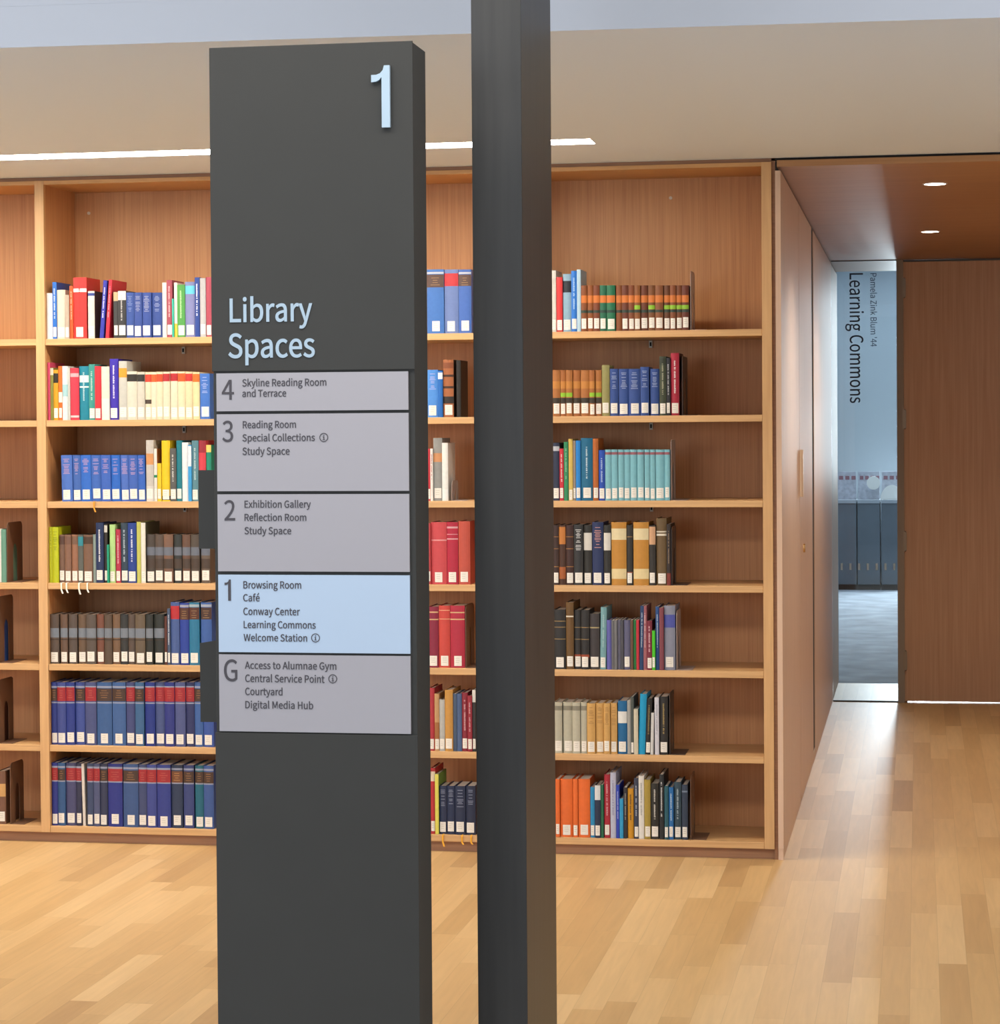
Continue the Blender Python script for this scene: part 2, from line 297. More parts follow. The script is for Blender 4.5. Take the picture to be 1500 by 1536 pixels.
BOOKS = [
    (-2.6649, 0.0232, 1, 0.1692, '#e9e9ee', 'plain white paperback standing first, top shelf, left of the sign', '', ''),
    (-2.6409, 0.0159, 1, 0.2094, '#1f6fd0', 'bright blue paperback taller than its neighbours, top shelf, left of the sign', '', 'L c#1a4a9c V#cfe0ff'),
    (-2.6244, 0.0316, 1, 0.1803, '#ddd3c4', 'wide cream paperback, top shelf, left of the sign', '', 'L'),
    (-2.5922, 0.0152, 1, 0.161, '#b7a796', 'short taupe paperback, top shelf, left of the sign', '', 'L'),
    (-2.5763, 0.013, 1, 0.1948, '#d9581f', 'narrow orange book, top shelf, left of the sign', '', 'V#f0c0a0'),
    (-2.5625, 0.0509, 1, 0.225, '#d8302c', 'thick tall red hardcover, top shelf, left of the sign', '', 'L b.76-.82#f4e6e0 V#b82a20'),
    (-2.5062, 0.0249, 1, 0.1741, '#e6e0d4', 'cream spined book with dark picture cover, top shelf, left of the sign', '', 'L c#4a3430 b.90-.96#30489c'),
    (-2.4619, 0.0147, 1, 0.2127, '#2a2fa8', 'leaning indigo blue book, top shelf, left of the sign', '', 'a4.5 V#e0e4ff'),
    (-2.4394, 0.013, 1, 0.215, '#c8203a', 'leaning crimson book, top shelf, left of the sign', '', 'a4 V#e8b0b8'),
    (-2.4081, 0.0169, 1, 0.1703, '#38383a', 'narrower black book with beige top band, top shelf, left of the sign', '', 'L b.80-.99#d8b48c'),
    (-2.39, 0.0304, 1, 0.1737, '#333436', 'wider black book with white top band, top shelf, left of the sign', '', 'L b.80-.99#e8e4de V#c0c0c0'),
    (-2.3575, 0.0292, 1, 0.1662, '#2f4f9c', 'first from left of the four matching dark blue volumes, top shelf, left of the sign', 'matching dark blue volumes on the top shelf, left of the sign', 'L H#7f92c8'),
    (-2.3271, 0.0292, 1, 0.1657, '#2d4a98', 'second from left of the four matching dark blue volumes, top shelf, left of the sign', 'matching dark blue volumes on the top shelf, left of the sign', 'L H#9aa2c0'),
    (-2.2968, 0.0342, 1, 0.1651, '#2c4a9a', 'third from left of the four matching dark blue volumes, top shelf, left of the sign', 'matching dark blue volumes on the top shelf, left of the sign', 'L H#a0a8c4'),
    (-2.261, 0.0391, 1, 0.1645, '#2b4894', 'last from left of the four matching dark blue volumes, top shelf, left of the sign', 'matching dark blue volumes on the top shelf, left of the sign', 'L H#98a4cc'),
    (-2.22, 0.0156, 1, 0.2004, '#ece6dc', 'slim ivory book, top shelf, left of the sign', '', ''),
    (-2.2032, 0.0207, 1, 0.2092, '#a8485a', 'rose red book, top shelf, left of the sign', '', 'L V#e0b8bc'),
    (-2.1819, 0.0058, 1, 0.1409, '#2bc0a8', 'short thin teal booklet, top shelf, left of the sign', '', ''),
    (-2.1753, 0.0112, 1, 0.1997, '#f0ece0', 'thin white book, top shelf, left of the sign', '', 'b.0-.25#e0c840'),
    (-2.1636, 0.0289, 1, 0.1913, '#4fa04a', 'green book, top shelf, left of the sign', '', 'L V#b8dca8'),
    (-2.1341, 0.0378, 1, 0.2014, '#7f84b8', 'lavender book with cyan band, top shelf, left of the sign', '', 'L b.78-.93#60c8e0'),
    (-2.0956, 0.0172, 1, 0.217, '#1c3f94', 'tall navy book with white lettering, top shelf, left of the sign', '', 'V#e8ecff'),
    (-2.0773, 0.0217, 1, 0.2139, '#b9b9bd', 'tall grey book, top shelf, left of the sign', '', 'L'),
    (-2.055, 0.0205, 1, 0.2173, '#b0465a', 'rose book half hidden by the sign, top shelf, left of the sign', '', 'L'),
    (-2.6649, 0.0099, 2, 0.2134, '#d94a72', 'pink paperback, second shelf, left of the sign', '', ''),
    (-2.6544, 0.0124, 2, 0.1943, '#8a8a3a', 'olive green book, second shelf, left of the sign', '', 'b.86-.99#d8d4c0'),
    (-2.6414, 0.0181, 2, 0.186, '#d9a018', 'mustard book with black band, second shelf, left of the sign', '', 'L b.74-.93#2a2418'),
    (-2.6226, 0.0142, 2, 0.1994, '#e8701f', 'orange book, second shelf, left of the sign', '', 'L b.33-.52#f4ece0'),
    (-2.6073, 0.0216, 2, 0.1992, '#dce8ea', 'pale ice blue book, second shelf, left of the sign', '', 'b.44-.66#a8d4dc'),
    (-2.5851, 0.0084, 2, 0.1936, '#c8cac4', 'thin pale grey book, second shelf, left of the sign', '', ''),
    (-2.5761, 0.0328, 2, 0.1917, '#d8384e', 'raspberry red book, second shelf, left of the sign', '', 'b.83-.9#f0b0b8 b.05-.09#f4d0d0'),
    (-2.5427, 0.0362, 2, 0.1983, '#0f86a0', 'wide teal book with white lettering, second shelf, left of the sign', '', 'b.7-.83#dff0f2 b.6-.63#e8f4f4 V#b8e0e6'),
    (-2.5053, 0.0232, 2, 0.205, '#3c9c94', 'sea green book, second shelf, left of the sign', '', 'L V#b4d8d0'),
    (-2.481, 0.0237, 2, 0.1977, '#d82a38', 'scarlet book, second shelf, left of the sign', '', 'L'),
    (-2.4567, 0.0304, 2, 0.1963, '#e8e2d4', 'wide cream book without label, second shelf, left of the sign', '', 'b.0-.4#f2eee6'),
    (-2.4256, 0.0321, 2, 0.224, '#3a28b0', 'tall indigo book with white lettering, second shelf, left of the sign', '', 'L V#eceaff'),
    (-2.3896, 0.0304, 2, 0.2155, '#c8c8c2', 'tall grey book with orange band, second shelf, left of the sign', '', 'L b.72-.88#e8a030'),
    (-2.3583, 0.0382, 2, 0.1774, '#dcd6c6', 'ivory book with black title band, second shelf, left of the sign', '', 'L b.79-.94#2c2620'),
    (-2.319, 0.028, 2, 0.1743, '#d0ccc0', 'grey ivory book with black title band, second shelf, left of the sign', '', 'L b.80-.95#2c2a28'),
    (-2.2898, 0.0241, 2, 0.174, '#e8dcc0', 'first of the eight ivory volumes with red title bands, second shelf, left of the sign', 'ivory volumes with red title bands on the second shelf, left of the sign', 'L b.79-.95#d8402a b.33-.42#4a3c30'),
    (-2.2651, 0.0196, 2, 0.1738, '#e8dcc4', 'second of the eight ivory volumes with red title bands, second shelf, left of the sign', 'ivory volumes with red title bands on the second shelf, left of the sign', 'L b.79-.95#e0602a'),
    (-2.2449, 0.0235, 2, 0.1746, '#e6dabc', 'third of the eight ivory volumes with red title bands, second shelf, left of the sign', 'ivory volumes with red title bands on the second shelf, left of the sign', 'L b.79-.95#dc4c24'),
    (-2.2203, 0.0257, 2, 0.1743, '#e6dcc2', 'fourth of the eight ivory volumes with red title bands, second shelf, left of the sign', 'ivory volumes with red title bands on the second shelf, left of the sign', 'L b.80-.96#b8242c'),
    (-2.1935, 0.0279, 2, 0.1751, '#e8dec4', 'fifth of the eight ivory volumes with red title bands, second shelf, left of the sign', 'ivory volumes with red title bands on the second shelf, left of the sign', 'L b.80-.96#b8242c'),
    (-2.1645, 0.0279, 2, 0.1748, '#e8dcb8', 'sixth of the eight ivory volumes with red title bands, second shelf, left of the sign', 'ivory volumes with red title bands on the second shelf, left of the sign', 'L b.79-.96#e05a20'),
    (-2.1355, 0.0262, 2, 0.1734, '#e8d8b0', 'seventh of the eight ivory volumes with red title bands, second shelf, left of the sign', 'ivory volumes with red title bands on the second shelf, left of the sign', 'L b.80-.96#c8302a'),
    (-2.1077, 0.0261, 2, 0.172, '#ecd8a8', 'last of the eight ivory volumes with red title bands, second shelf, left of the sign', 'ivory volumes with red title bands on the second shelf, left of the sign', 'L b.79-.96#e87020'),
    (-2.0799, 0.0367, 2, 0.1663, '#3f74cc', 'blue volume after the ivory set, second shelf, left of the sign', '', 'L H#b0c0f0'),
    (-2.6134, 0.0415, 3, 0.1708, '#4a74cc', 'first from left of the nine matching sky blue volumes, third shelf, left of the sign', 'matching sky blue volumes on the third shelf, left of the sign', 'L a-1 H#c0a0c4 '),
    (-2.5708, 0.0312, 3, 0.1706, '#3f68b8', 'second from left of the nine matching sky blue volumes, third shelf, left of the sign', 'matching sky blue volumes on the third shelf, left of the sign', 'L a-1 H#c0a0c4 '),
    (-2.5385, 0.0391, 3, 0.1705, '#2c6cd0', 'third from left of the nine matching sky blue volumes, third shelf, left of the sign', 'matching sky blue volumes on the third shelf, left of the sign', 'L a-1 H#c0a0c4 '),
    (-2.4983, 0.0373, 3, 0.1703, '#3a68c0', 'fourth from left of the nine matching sky blue volumes, third shelf, left of the sign', 'matching sky blue volumes on the third shelf, left of the sign', 'L a-1 H#c0a0c4 r#c88a20'),
    (-2.4593, 0.0367, 3, 0.1701, '#3a66c4', 'fifth from left of the nine matching sky blue volumes, third shelf, left of the sign', 'matching sky blue volumes on the third shelf, left of the sign', 'L a-1 H#c0a0c4 '),
    (-2.4215, 0.0344, 3, 0.1699, '#2468cc', 'sixth from left of the nine matching sky blue volumes, third shelf, left of the sign', 'matching sky blue volumes on the third shelf, left of the sign', 'L a-1 H#c0a0c4 '),
    (-2.3859, 0.0321, 3, 0.1697, '#4a70c8', 'seventh from left of the nine matching sky blue volumes, third shelf, left of the sign', 'matching sky blue volumes on the third shelf, left of the sign', 'L a-1 H#c0a0c4 '),
    (-2.3527, 0.0337, 3, 0.1696, '#3c64bc', 'eighth from left of the nine matching sky blue volumes, third shelf, left of the sign', 'matching sky blue volumes on the third shelf, left of the sign', 'L a-1 H#c0a0c4 '),
    (-2.3179, 0.0275, 3, 0.1694, '#2f62c0', 'last from left of the nine matching sky blue volumes, third shelf, left of the sign', 'matching sky blue volumes on the third shelf, left of the sign', 'L a-1 H#c0a0c4 '),
    (-2.287, 0.028, 3, 0.2247, '#c9c4be', 'grey book with a skin-toned photograph band, third shelf, left of the sign', '', 'L b.60-.78#d89860 b.0-.25#d8d4d0'),
    (-2.2583, 0.0116, 3, 0.1934, '#e6e2d8', 'narrow off-white book with green mark, third shelf, left of the sign', '', 'L b.45-.5#1c8c58 c#a86430'),
    (-2.2462, 0.0154, 3, 0.1395, '#e8c820', 'short yellow book, third shelf, left of the sign', '', 'L'),
    (-2.2293, 0.0319, 3, 0.2227, '#ecc814', 'tall yellow book, third shelf, left of the sign', '', 'L b.02-.09#3a3418'),
    (-2.1964, 0.0235, 3, 0.1941, '#5a5a58', 'dark grey book with white lettering, third shelf, left of the sign', '', 'L V#d8d8d4'),
    (-2.1723, 0.0207, 3, 0.2224, '#0f7c8c', 'tall teal book, third shelf, left of the sign', '', 'L'),
    (-2.151, 0.0233, 3, 0.2153, '#eef0f4', 'wide white book, third shelf, left of the sign', '', ''),
    (-2.1271, 0.0127, 3, 0.206, '#3aa0e0', 'thin sky blue and white book, third shelf, left of the sign', '', 'b.62-.98#dfeaf4'),
    (-2.1137, 0.0251, 3, 0.222, '#5a8a98', 'slate teal book, third shelf, left of the sign', '', 'L V#c0d8dc'),
    (-2.0875, 0.0261, 3, 0.2219, '#d8404e', 'crimson book above the black holder, third shelf, left of the sign', '', 'b.8-1.#9c2434'),
    (-2.0608, 0.0193, 3, 0.2056, '#1a8a70', 'green book above the black holder, third shelf, left of the sign', '', 'b.87-1.#e8d070'),
    (-2.6649, 0.0112, 4, 0.2054, '#c8d010', 'first from left of the two lime green volumes, fourth shelf, left of the sign', 'lime green volumes on the fourth shelf, left of the sign', 'H#98a010'),
    (-2.6531, 0.0244, 4, 0.2054, '#c4cc10', 'second from left of the two lime green volumes, fourth shelf, left of the sign', 'lime green volumes on the fourth shelf, left of the sign', 'H#98a010'),
    (-2.6271, 0.0216, 4, 0.1767, '#7a5a48', 'first of the three brown cloth volumes with marker ribbons, fourth shelf, left of the sign', 'brown cloth volumes with marker ribbons on the fourth shelf, left of the sign', 'L r#ece4d4 b.8-.97#5a3c30'),
    (-2.6043, 0.0239, 4, 0.1767, '#8a6450', 'second of the three brown cloth volumes with marker ribbons, fourth shelf, left of the sign', 'brown cloth volumes with marker ribbons on the fourth shelf, left of the sign', 'L r#ece4d4 b.8-.97#7a5848'),
    (-2.5793, 0.0244, 4, 0.1767, '#9a6a50', 'last of the three brown cloth volumes with marker ribbons, fourth shelf, left of the sign', 'brown cloth volumes with marker ribbons on the fourth shelf, left of the sign', 'L b.8-.97#7c5c48'),
    (-2.5538, 0.0198, 4, 0.1767, '#5f625c', 'grey-brown book with teal title patch, fourth shelf, left of the sign', '', 'L b.77-.96#2c8c9c r#ece4d4'),
    (-2.5323, 0.0351, 4, 0.1768, '#7d5c48', 'wide brown book with dark title patch, fourth shelf, left of the sign', '', 'L b.81-.96#4a3424 r#ece4d4'),
    (-2.4954, 0.0108, 4, 0.1784, '#8a9a94', 'thin grey-green book, fourth shelf, left of the sign', '', ''),
    (-2.4833, 0.0288, 4, 0.2217, '#1c2f5c', 'navy book with large white lettering, fourth shelf, left of the sign', '', 'L V#f0f0f4'),
    (-2.4528, 0.0119, 4, 0.2163, '#2a2420', 'black book, fourth shelf, left of the sign', '', 'L b.86-.98#d8d4cc'),
    (-2.4402, 0.0068, 4, 0.1406, '#18a884', 'short emerald booklet, fourth shelf, left of the sign', '', ''),
    (-2.4314, 0.0209, 4, 0.2147, '#b8e090', 'pale green book, fourth shelf, left of the sign', '', 'L'),
    (-2.4083, 0.018, 4, 0.1974, '#b82a48', 'raspberry book, fourth shelf, left of the sign', '', 'L V#e8b0b8'),
    (-2.389, 0.027, 4, 0.2206, '#2f4254', 'slate blue book, fourth shelf, left of the sign', '', 'L V#b8c8d4'),
    (-2.3609, 0.0321, 4, 0.2206, '#1f3f94', 'royal blue book with white lettering, fourth shelf, left of the sign', '', 'L V#e8ecff'),
    (-2.3266, 0.0152, 4, 0.2244, '#c4c460', 'olive yellow book, fourth shelf, left of the sign', '', ''),
    (-2.3103, 0.0174, 4, 0.2217, '#eee8dc', 'cream white book, fourth shelf, left of the sign', '', 'L c#4a4a34'),
    (-2.2914, 0.0325, 4, 0.1786, '#4a4038', 'first of the seven dark brown volumes with grey bands, fourth shelf, left of the sign', 'dark brown volumes with grey bands on the fourth shelf, left of the sign', 'L b.57-.74#6c7280 b.3-.5#4a3a30'),
    (-2.2572, 0.0325, 4, 0.1786, '#5a4a40', 'second of the seven dark brown volumes with grey bands, fourth shelf, left of the sign', 'dark brown volumes with grey bands on the fourth shelf, left of the sign', 'L b.57-.74#6c7280 b.3-.5#4a3a30'),
    (-2.223, 0.0347, 4, 0.1786, '#7d5c4a', 'third of the seven dark brown volumes with grey bands, fourth shelf, left of the sign', 'dark brown volumes with grey bands on the fourth shelf, left of the sign', 'L b.57-.74#6c7280 b.3-.5#4a3a30'),
    (-2.185, 0.0291, 4, 0.1787, '#2f3230', 'fourth of the seven dark brown volumes with grey bands, fourth shelf, left of the sign', 'dark brown volumes with grey bands on the fourth shelf, left of the sign', 'L b.57-.74#6c7280 b.3-.5#4a3a30'),
    (-2.1537, 0.0301, 4, 0.1787, '#6a4c3c', 'fifth of the seven dark brown volumes with grey bands, fourth shelf, left of the sign', 'dark brown volumes with grey bands on the fourth shelf, left of the sign', 'L b.57-.74#6c7280 b.3-.5#4a3a30'),
    (-2.1213, 0.0323, 4, 0.1787, '#55493f', 'sixth of the seven dark brown volumes with grey bands, fourth shelf, left of the sign', 'dark brown volumes with grey bands on the fourth shelf, left of the sign', 'L b.57-.74#6c7280 b.3-.5#4a3a30'),
    (-2.0834, 0.0334, 4, 0.1787, '#6a5a4c', 'last of the seven dark brown volumes with grey bands, fourth shelf, left of the sign', 'dark brown volumes with grey bands on the fourth shelf, left of the sign', 'L b.57-.74#6c7280 b.3-.5#4a3a30'),
    (-2.6649, 0.0339, 5, 0.1827, '#5a4a40', 'first of the thirteen worn dark volumes with grey bands, fifth shelf, left of the sign', 'worn dark volumes with grey bands on the fifth shelf, left of the sign', 'L b.53-.72#7c8490 b.48-.5#3c2c20'),
    (-2.6257, 0.0275, 5, 0.1829, '#6a5040', 'second of the thirteen worn dark volumes with grey bands, fifth shelf, left of the sign', 'worn dark volumes with grey bands on the fifth shelf, left of the sign', 'L b.53-.72#7c8490 b.48-.5#3c2c20'),
    (-2.5935, 0.0322, 5, 0.1832, '#5a4c44', 'third of the thirteen worn dark volumes with grey bands, fifth shelf, left of the sign', 'worn dark volumes with grey bands on the fifth shelf, left of the sign', 'L b.53-.72#7c8490 b.48-.5#3c2c20'),
    (-2.5566, 0.031, 5, 0.1834, '#6c5440', 'fourth of the thirteen worn dark volumes with grey bands, fifth shelf, left of the sign', 'worn dark volumes with grey bands on the fifth shelf, left of the sign', 'L b.53-.72#7c8490 b.48-.5#3c2c20'),
    (-2.5233, 0.0362, 5, 0.1836, '#5c5048', 'fifth of the thirteen worn dark volumes with grey bands, fifth shelf, left of the sign', 'worn dark volumes with grey bands on the fifth shelf, left of the sign', 'L b.53-.72#7c8490 b.48-.5#3c2c20'),
    (-2.4854, 0.028, 5, 0.1839, '#7d4c3a', 'sixth of the thirteen worn dark volumes with grey bands, fifth shelf, left of the sign', 'worn dark volumes with grey bands on the fifth shelf, left of the sign', 'L b.53-.72#7c8490 b.48-.5#3c2c20'),
    (-2.4545, 0.0285, 5, 0.1841, '#5c4a3c', 'seventh of the thirteen worn dark volumes with grey bands, fifth shelf, left of the sign', 'worn dark volumes with grey bands on the fifth shelf, left of the sign', ' b.53-.72#7c8490 b.48-.5#3c2c20'),
    (-2.4242, 0.0285, 5, 0.1843, '#7a5c44', 'eighth of the thirteen worn dark volumes with grey bands, fifth shelf, left of the sign', 'worn dark volumes with grey bands on the fifth shelf, left of the sign', 'L b.53-.72#7c8490 b.48-.5#3c2c20'),
    (-2.394, 0.0285, 5, 0.1845, '#2f3030', 'ninth of the thirteen worn dark volumes with grey bands, fifth shelf, left of the sign', 'worn dark volumes with grey bands on the fifth shelf, left of the sign', 'L b.53-.72#7c8490 b.48-.5#3c2c20'),
    (-2.3644, 0.0261, 5, 0.1846, '#5a4a40', 'tenth of the thirteen worn dark volumes with grey bands, fifth shelf, left of the sign', 'worn dark volumes with grey bands on the fifth shelf, left of the sign', 'L b.53-.72#7c8490 b.48-.5#3c2c20'),
    (-2.3354, 0.0371, 5, 0.1849, '#6a5a48', 'eleventh of the thirteen worn dark volumes with grey bands, fifth shelf, left of the sign', 'worn dark volumes with grey bands on the fifth shelf, left of the sign', 'L b.53-.72#7c8490 b.48-.5#3c2c20'),
    (-2.2948, 0.0266, 5, 0.1851, '#2c2e2a', 'twelfth of the thirteen worn dark volumes with grey bands, fifth shelf, left of the sign', 'worn dark volumes with grey bands on the fifth shelf, left of the sign', 'L b.53-.72#7c8490 b.48-.5#3c2c20'),
    (-2.2659, 0.0393, 5, 0.1853, '#262a26', 'last of the thirteen worn dark volumes with grey bands, fifth shelf, left of the sign', 'worn dark volumes with grey bands on the fifth shelf, left of the sign', 'L b.53-.72#7c8490 b.48-.5#3c2c20'),
    (-2.2232, 0.0098, 5, 0.1789, '#5a2c20', 'thin dark brown book, fifth shelf, left of the sign', '', 'L'),
    (-2.2127, 0.0104, 5, 0.2067, '#4a5a78', 'thin slate blue book, fifth shelf, left of the sign', '', 'V#e0e4ec L'),
    (-2.201, 0.0328, 5, 0.2301, '#48609c', 'blue volume with red title patch, fifth shelf, left of the sign', '', 'L b.73-.94#c02c34'),
    (-2.1653, 0.034, 5, 0.2275, '#2440a0', 'deep blue volume with brown title patch, fifth shelf, left of the sign', '', 'L b.73-.92#5a3424 T#b08858 b.93-.97#a8a8b8'),
    (-2.1296, 0.0379, 5, 0.2294, '#2478a0', 'teal blue volume with brown title patch, fifth shelf, left of the sign', '', 'L b.73-.92#5a3020 T#b08858 b.93-.97#a8b8c0'),
    (-2.0848, 0.0401, 5, 0.2297, '#3a60a8', 'blue volume with brown patch above the lower holder, fifth shelf, left of the sign', '', 'b.73-.92#4a3028 T#b08858 b.93-.97#a8b0c0'),
    (-2.6649, 0.0244, 6, 0.2306, '#22368c', 'first of the seven blue brown-patched volumes, sixth shelf, left of the sign', 'blue volumes with brown title patches on the sixth shelf, left of the sign', 'L b.91-.94#98a0b8 b.665-.685#98a0b8 b.70-.90#4c3428 T#a87848'),
    (-2.6393, 0.0329, 6, 0.231, '#3c4c98', 'first of the nine blue red-patched volumes, sixth shelf, left of the sign', 'blue volumes with red title patches on the sixth shelf, left of the sign', 'L b.91-.94#98a0b8 b.665-.685#98a0b8 b.70-.92#a82830 T#c86050'),
    (-2.6053, 0.0328, 6, 0.2314, '#263a90', 'second of the nine blue red-patched volumes, sixth shelf, left of the sign', 'blue volumes with red title patches on the sixth shelf, left of the sign', 'L b.91-.94#98a0b8 b.665-.685#98a0b8 b.70-.92#a82830 T#c86050'),
    (-2.5713, 0.0363, 6, 0.2318, '#3c50a0', 'second of the seven blue brown-patched volumes, sixth shelf, left of the sign', 'blue volumes with brown title patches on the sixth shelf, left of the sign', 'L b.91-.94#98a0b8 b.665-.685#98a0b8 b.70-.90#4c3428 T#a87848'),
    (-2.5321, 0.0421, 6, 0.2323, '#4a5488', 'third of the nine blue red-patched volumes, sixth shelf, left of the sign', 'blue volumes with red title patches on the sixth shelf, left of the sign', 'L b.91-.94#98a0b8 b.665-.685#98a0b8 b.70-.92#a82830 T#c86050'),
    (-2.4871, 0.0571, 6, 0.2329, '#38609a', 'third of the seven blue brown-patched volumes, sixth shelf, left of the sign', 'blue volumes with brown title patches on the sixth shelf, left of the sign', 'L b.91-.94#98a0b8 b.665-.685#98a0b8 b.70-.90#4c3428 T#a87848'),
    (-2.4271, 0.0506, 6, 0.2335, '#3e64a0', 'fourth of the seven blue brown-patched volumes, sixth shelf, left of the sign', 'blue volumes with brown title patches on the sixth shelf, left of the sign', 'L b.91-.94#98a0b8 b.665-.685#98a0b8 b.70-.90#4c3428 T#a87848'),
    (-2.3742, 0.0331, 6, 0.234, '#404a80', 'fourth of the nine blue red-patched volumes, sixth shelf, left of the sign', 'blue volumes with red title patches on the sixth shelf, left of the sign', 'L b.91-.94#98a0b8 b.665-.685#98a0b8 b.70-.92#a82830 T#c86050'),
    (-2.3382, 0.033, 6, 0.2344, '#3c6898', 'fifth of the seven blue brown-patched volumes, sixth shelf, left of the sign', 'blue volumes with brown title patches on the sixth shelf, left of the sign', 'L b.91-.94#98a0b8 b.665-.685#98a0b8 b.70-.90#4c3428 T#a87848'),
    (-2.3011, 0.037, 6, 0.2349, '#1c348c', 'fifth of the nine blue red-patched volumes, sixth shelf, left of the sign', 'blue volumes with red title patches on the sixth shelf, left of the sign', 'L b.91-.94#98a0b8 b.665-.685#98a0b8 b.70-.92#a82830 T#c86050'),
    (-2.2629, 0.0358, 6, 0.2353, '#46568c', 'sixth of the nine blue red-patched volumes, sixth shelf, left of the sign', 'blue volumes with red title patches on the sixth shelf, left of the sign', 'L b.91-.94#98a0b8 b.665-.685#98a0b8 b.70-.92#a82830 T#c86050'),
    (-2.2259, 0.0369, 6, 0.2358, '#283488', 'seventh of the nine blue red-patched volumes, sixth shelf, left of the sign', 'blue volumes with red title patches on the sixth shelf, left of the sign', 'L b.91-.94#98a0b8 b.665-.685#98a0b8 b.70-.92#a82830 T#c86050'),
    (-2.1867, 0.0386, 6, 0.2362, '#505a90', 'eighth of the nine blue red-patched volumes, sixth shelf, left of the sign', 'blue volumes with red title patches on the sixth shelf, left of the sign', 'L b.91-.94#98a0b8 b.665-.685#98a0b8 b.70-.92#a82830 T#c86050'),
    (-2.1463, 0.0316, 6, 0.2366, '#2c3468', 'last of the nine blue red-patched volumes, sixth shelf, left of the sign', 'blue volumes with red title patches on the sixth shelf, left of the sign', 'L b.91-.94#98a0b8 b.665-.685#98a0b8 b.70-.92#a82830 T#c86050'),
    (-2.113, 0.031, 6, 0.237, '#3c64a8', 'sixth of the seven blue brown-patched volumes, sixth shelf, left of the sign', 'blue volumes with brown title patches on the sixth shelf, left of the sign', 'L b.91-.94#98a0b8 b.665-.685#98a0b8 b.70-.90#4c3428 T#a87848'),
    (-2.0802, 0.0384, 6, 0.2374, '#3858a8', 'last of the seven blue brown-patched volumes, sixth shelf, left of the sign', 'blue volumes with brown title patches on the sixth shelf, left of the sign', 'L b.91-.94#98a0b8 b.665-.685#98a0b8 b.70-.90#4c3428 T#a87848'),
    (-2.6649, 0.0235, 7, 0.2324, '#22308c', 'first of the nine blue red-patched volumes, bottom shelf, left of the sign', 'blue volumes with red title patches on the bottom shelf, left of the sign', 'L b.92-.95#98a0b8 b.70-.72#98a0b8 b.72-.92#a82830 T#c86050'),
    (-2.6403, 0.0282, 7, 0.2324, '#2e5a90', 'first of the seven blue brown-patched volumes, bottom shelf, left of the sign', 'blue volumes with brown title patches on the bottom shelf, left of the sign', 'L b.92-.95#98a0b8 b.70-.72#98a0b8 b.72-.90#4c3428 T#a87848'),
    (-2.6109, 0.0387, 7, 0.2324, '#4a4c78', 'second of the nine blue red-patched volumes, bottom shelf, left of the sign', 'blue volumes with red title patches on the bottom shelf, left of the sign', 'L b.92-.95#98a0b8 b.70-.72#98a0b8 b.72-.92#a82830 T#c86050'),
    (-2.5705, 0.0205, 7, 0.2322, '#2c3050', 'third of the nine blue red-patched volumes, bottom shelf, left of the sign', 'blue volumes with red title patches on the bottom shelf, left of the sign', 'L b.92-.95#98a0b8 b.70-.72#98a0b8 b.72-.92#a82830 T#c86050'),
    (-2.5454, 0.0099, 7, 0.23, '#e8e0d8', 'thin white booklet leaning among blue volumes, bottom shelf, left of the sign', '', 'a-1.2'),
    (-2.5277, 0.0234, 7, 0.2321, '#3a4a70', 'fourth of the nine blue red-patched volumes, bottom shelf, left of the sign', 'blue volumes with red title patches on the bottom shelf, left of the sign', 'L b.92-.95#98a0b8 b.70-.72#98a0b8 b.72-.92#a82830 T#c86050'),
    (-2.5032, 0.0239, 7, 0.2321, '#505880', 'fifth of the nine blue red-patched volumes, bottom shelf, left of the sign', 'blue volumes with red title patches on the bottom shelf, left of the sign', 'L b.92-.95#98a0b8 b.70-.72#98a0b8 b.72-.92#a82830 T#c86050'),
    (-2.4781, 0.028, 7, 0.2321, '#303858', 'second of the seven blue brown-patched volumes, bottom shelf, left of the sign', 'blue volumes with brown title patches on the bottom shelf, left of the sign', 'L b.92-.95#98a0b8 b.70-.72#98a0b8 b.72-.90#4c3428 T#a87848'),
    (-2.4478, 0.0553, 7, 0.2323, '#22308c', 'sixth of the nine blue red-patched volumes, bottom shelf, left of the sign', 'blue volumes with red title patches on the bottom shelf, left of the sign', 'L b.92-.95#98a0b8 b.70-.72#98a0b8 b.72-.92#a82830 T#c86050'),
    (-2.3878, 0.0569, 7, 0.2322, '#385890', 'third of the seven blue brown-patched volumes, bottom shelf, left of the sign', 'blue volumes with brown title patches on the bottom shelf, left of the sign', 'L b.92-.95#98a0b8 b.70-.72#98a0b8 b.72-.90#4c3428 T#a87848'),
    (-2.3297, 0.0313, 7, 0.2319, '#404c78', 'seventh of the nine blue red-patched volumes, bottom shelf, left of the sign', 'blue volumes with red title patches on the bottom shelf, left of the sign', 'L b.92-.95#98a0b8 b.70-.72#98a0b8 b.72-.92#a82830 T#c86050'),
    (-2.2967, 0.0359, 7, 0.2318, '#3c4a98', 'eighth of the nine blue red-patched volumes, bottom shelf, left of the sign', 'blue volumes with red title patches on the bottom shelf, left of the sign', 'L b.92-.95#98a0b8 b.70-.72#98a0b8 b.72-.92#a82830 T#c86050'),
    (-2.259, 0.052, 7, 0.2319, '#2c3c90', 'last of the nine blue red-patched volumes, bottom shelf, left of the sign', 'blue volumes with red title patches on the bottom shelf, left of the sign', 'L b.92-.95#98a0b8 b.70-.72#98a0b8 b.72-.92#a82830 T#c86050'),
    (-2.2047, 0.0427, 7, 0.2317, '#283858', 'fourth of the seven blue brown-patched volumes, bottom shelf, left of the sign', 'blue volumes with brown title patches on the bottom shelf, left of the sign', 'L b.92-.95#98a0b8 b.70-.72#98a0b8 b.72-.90#7a4a2c T#d09858'),
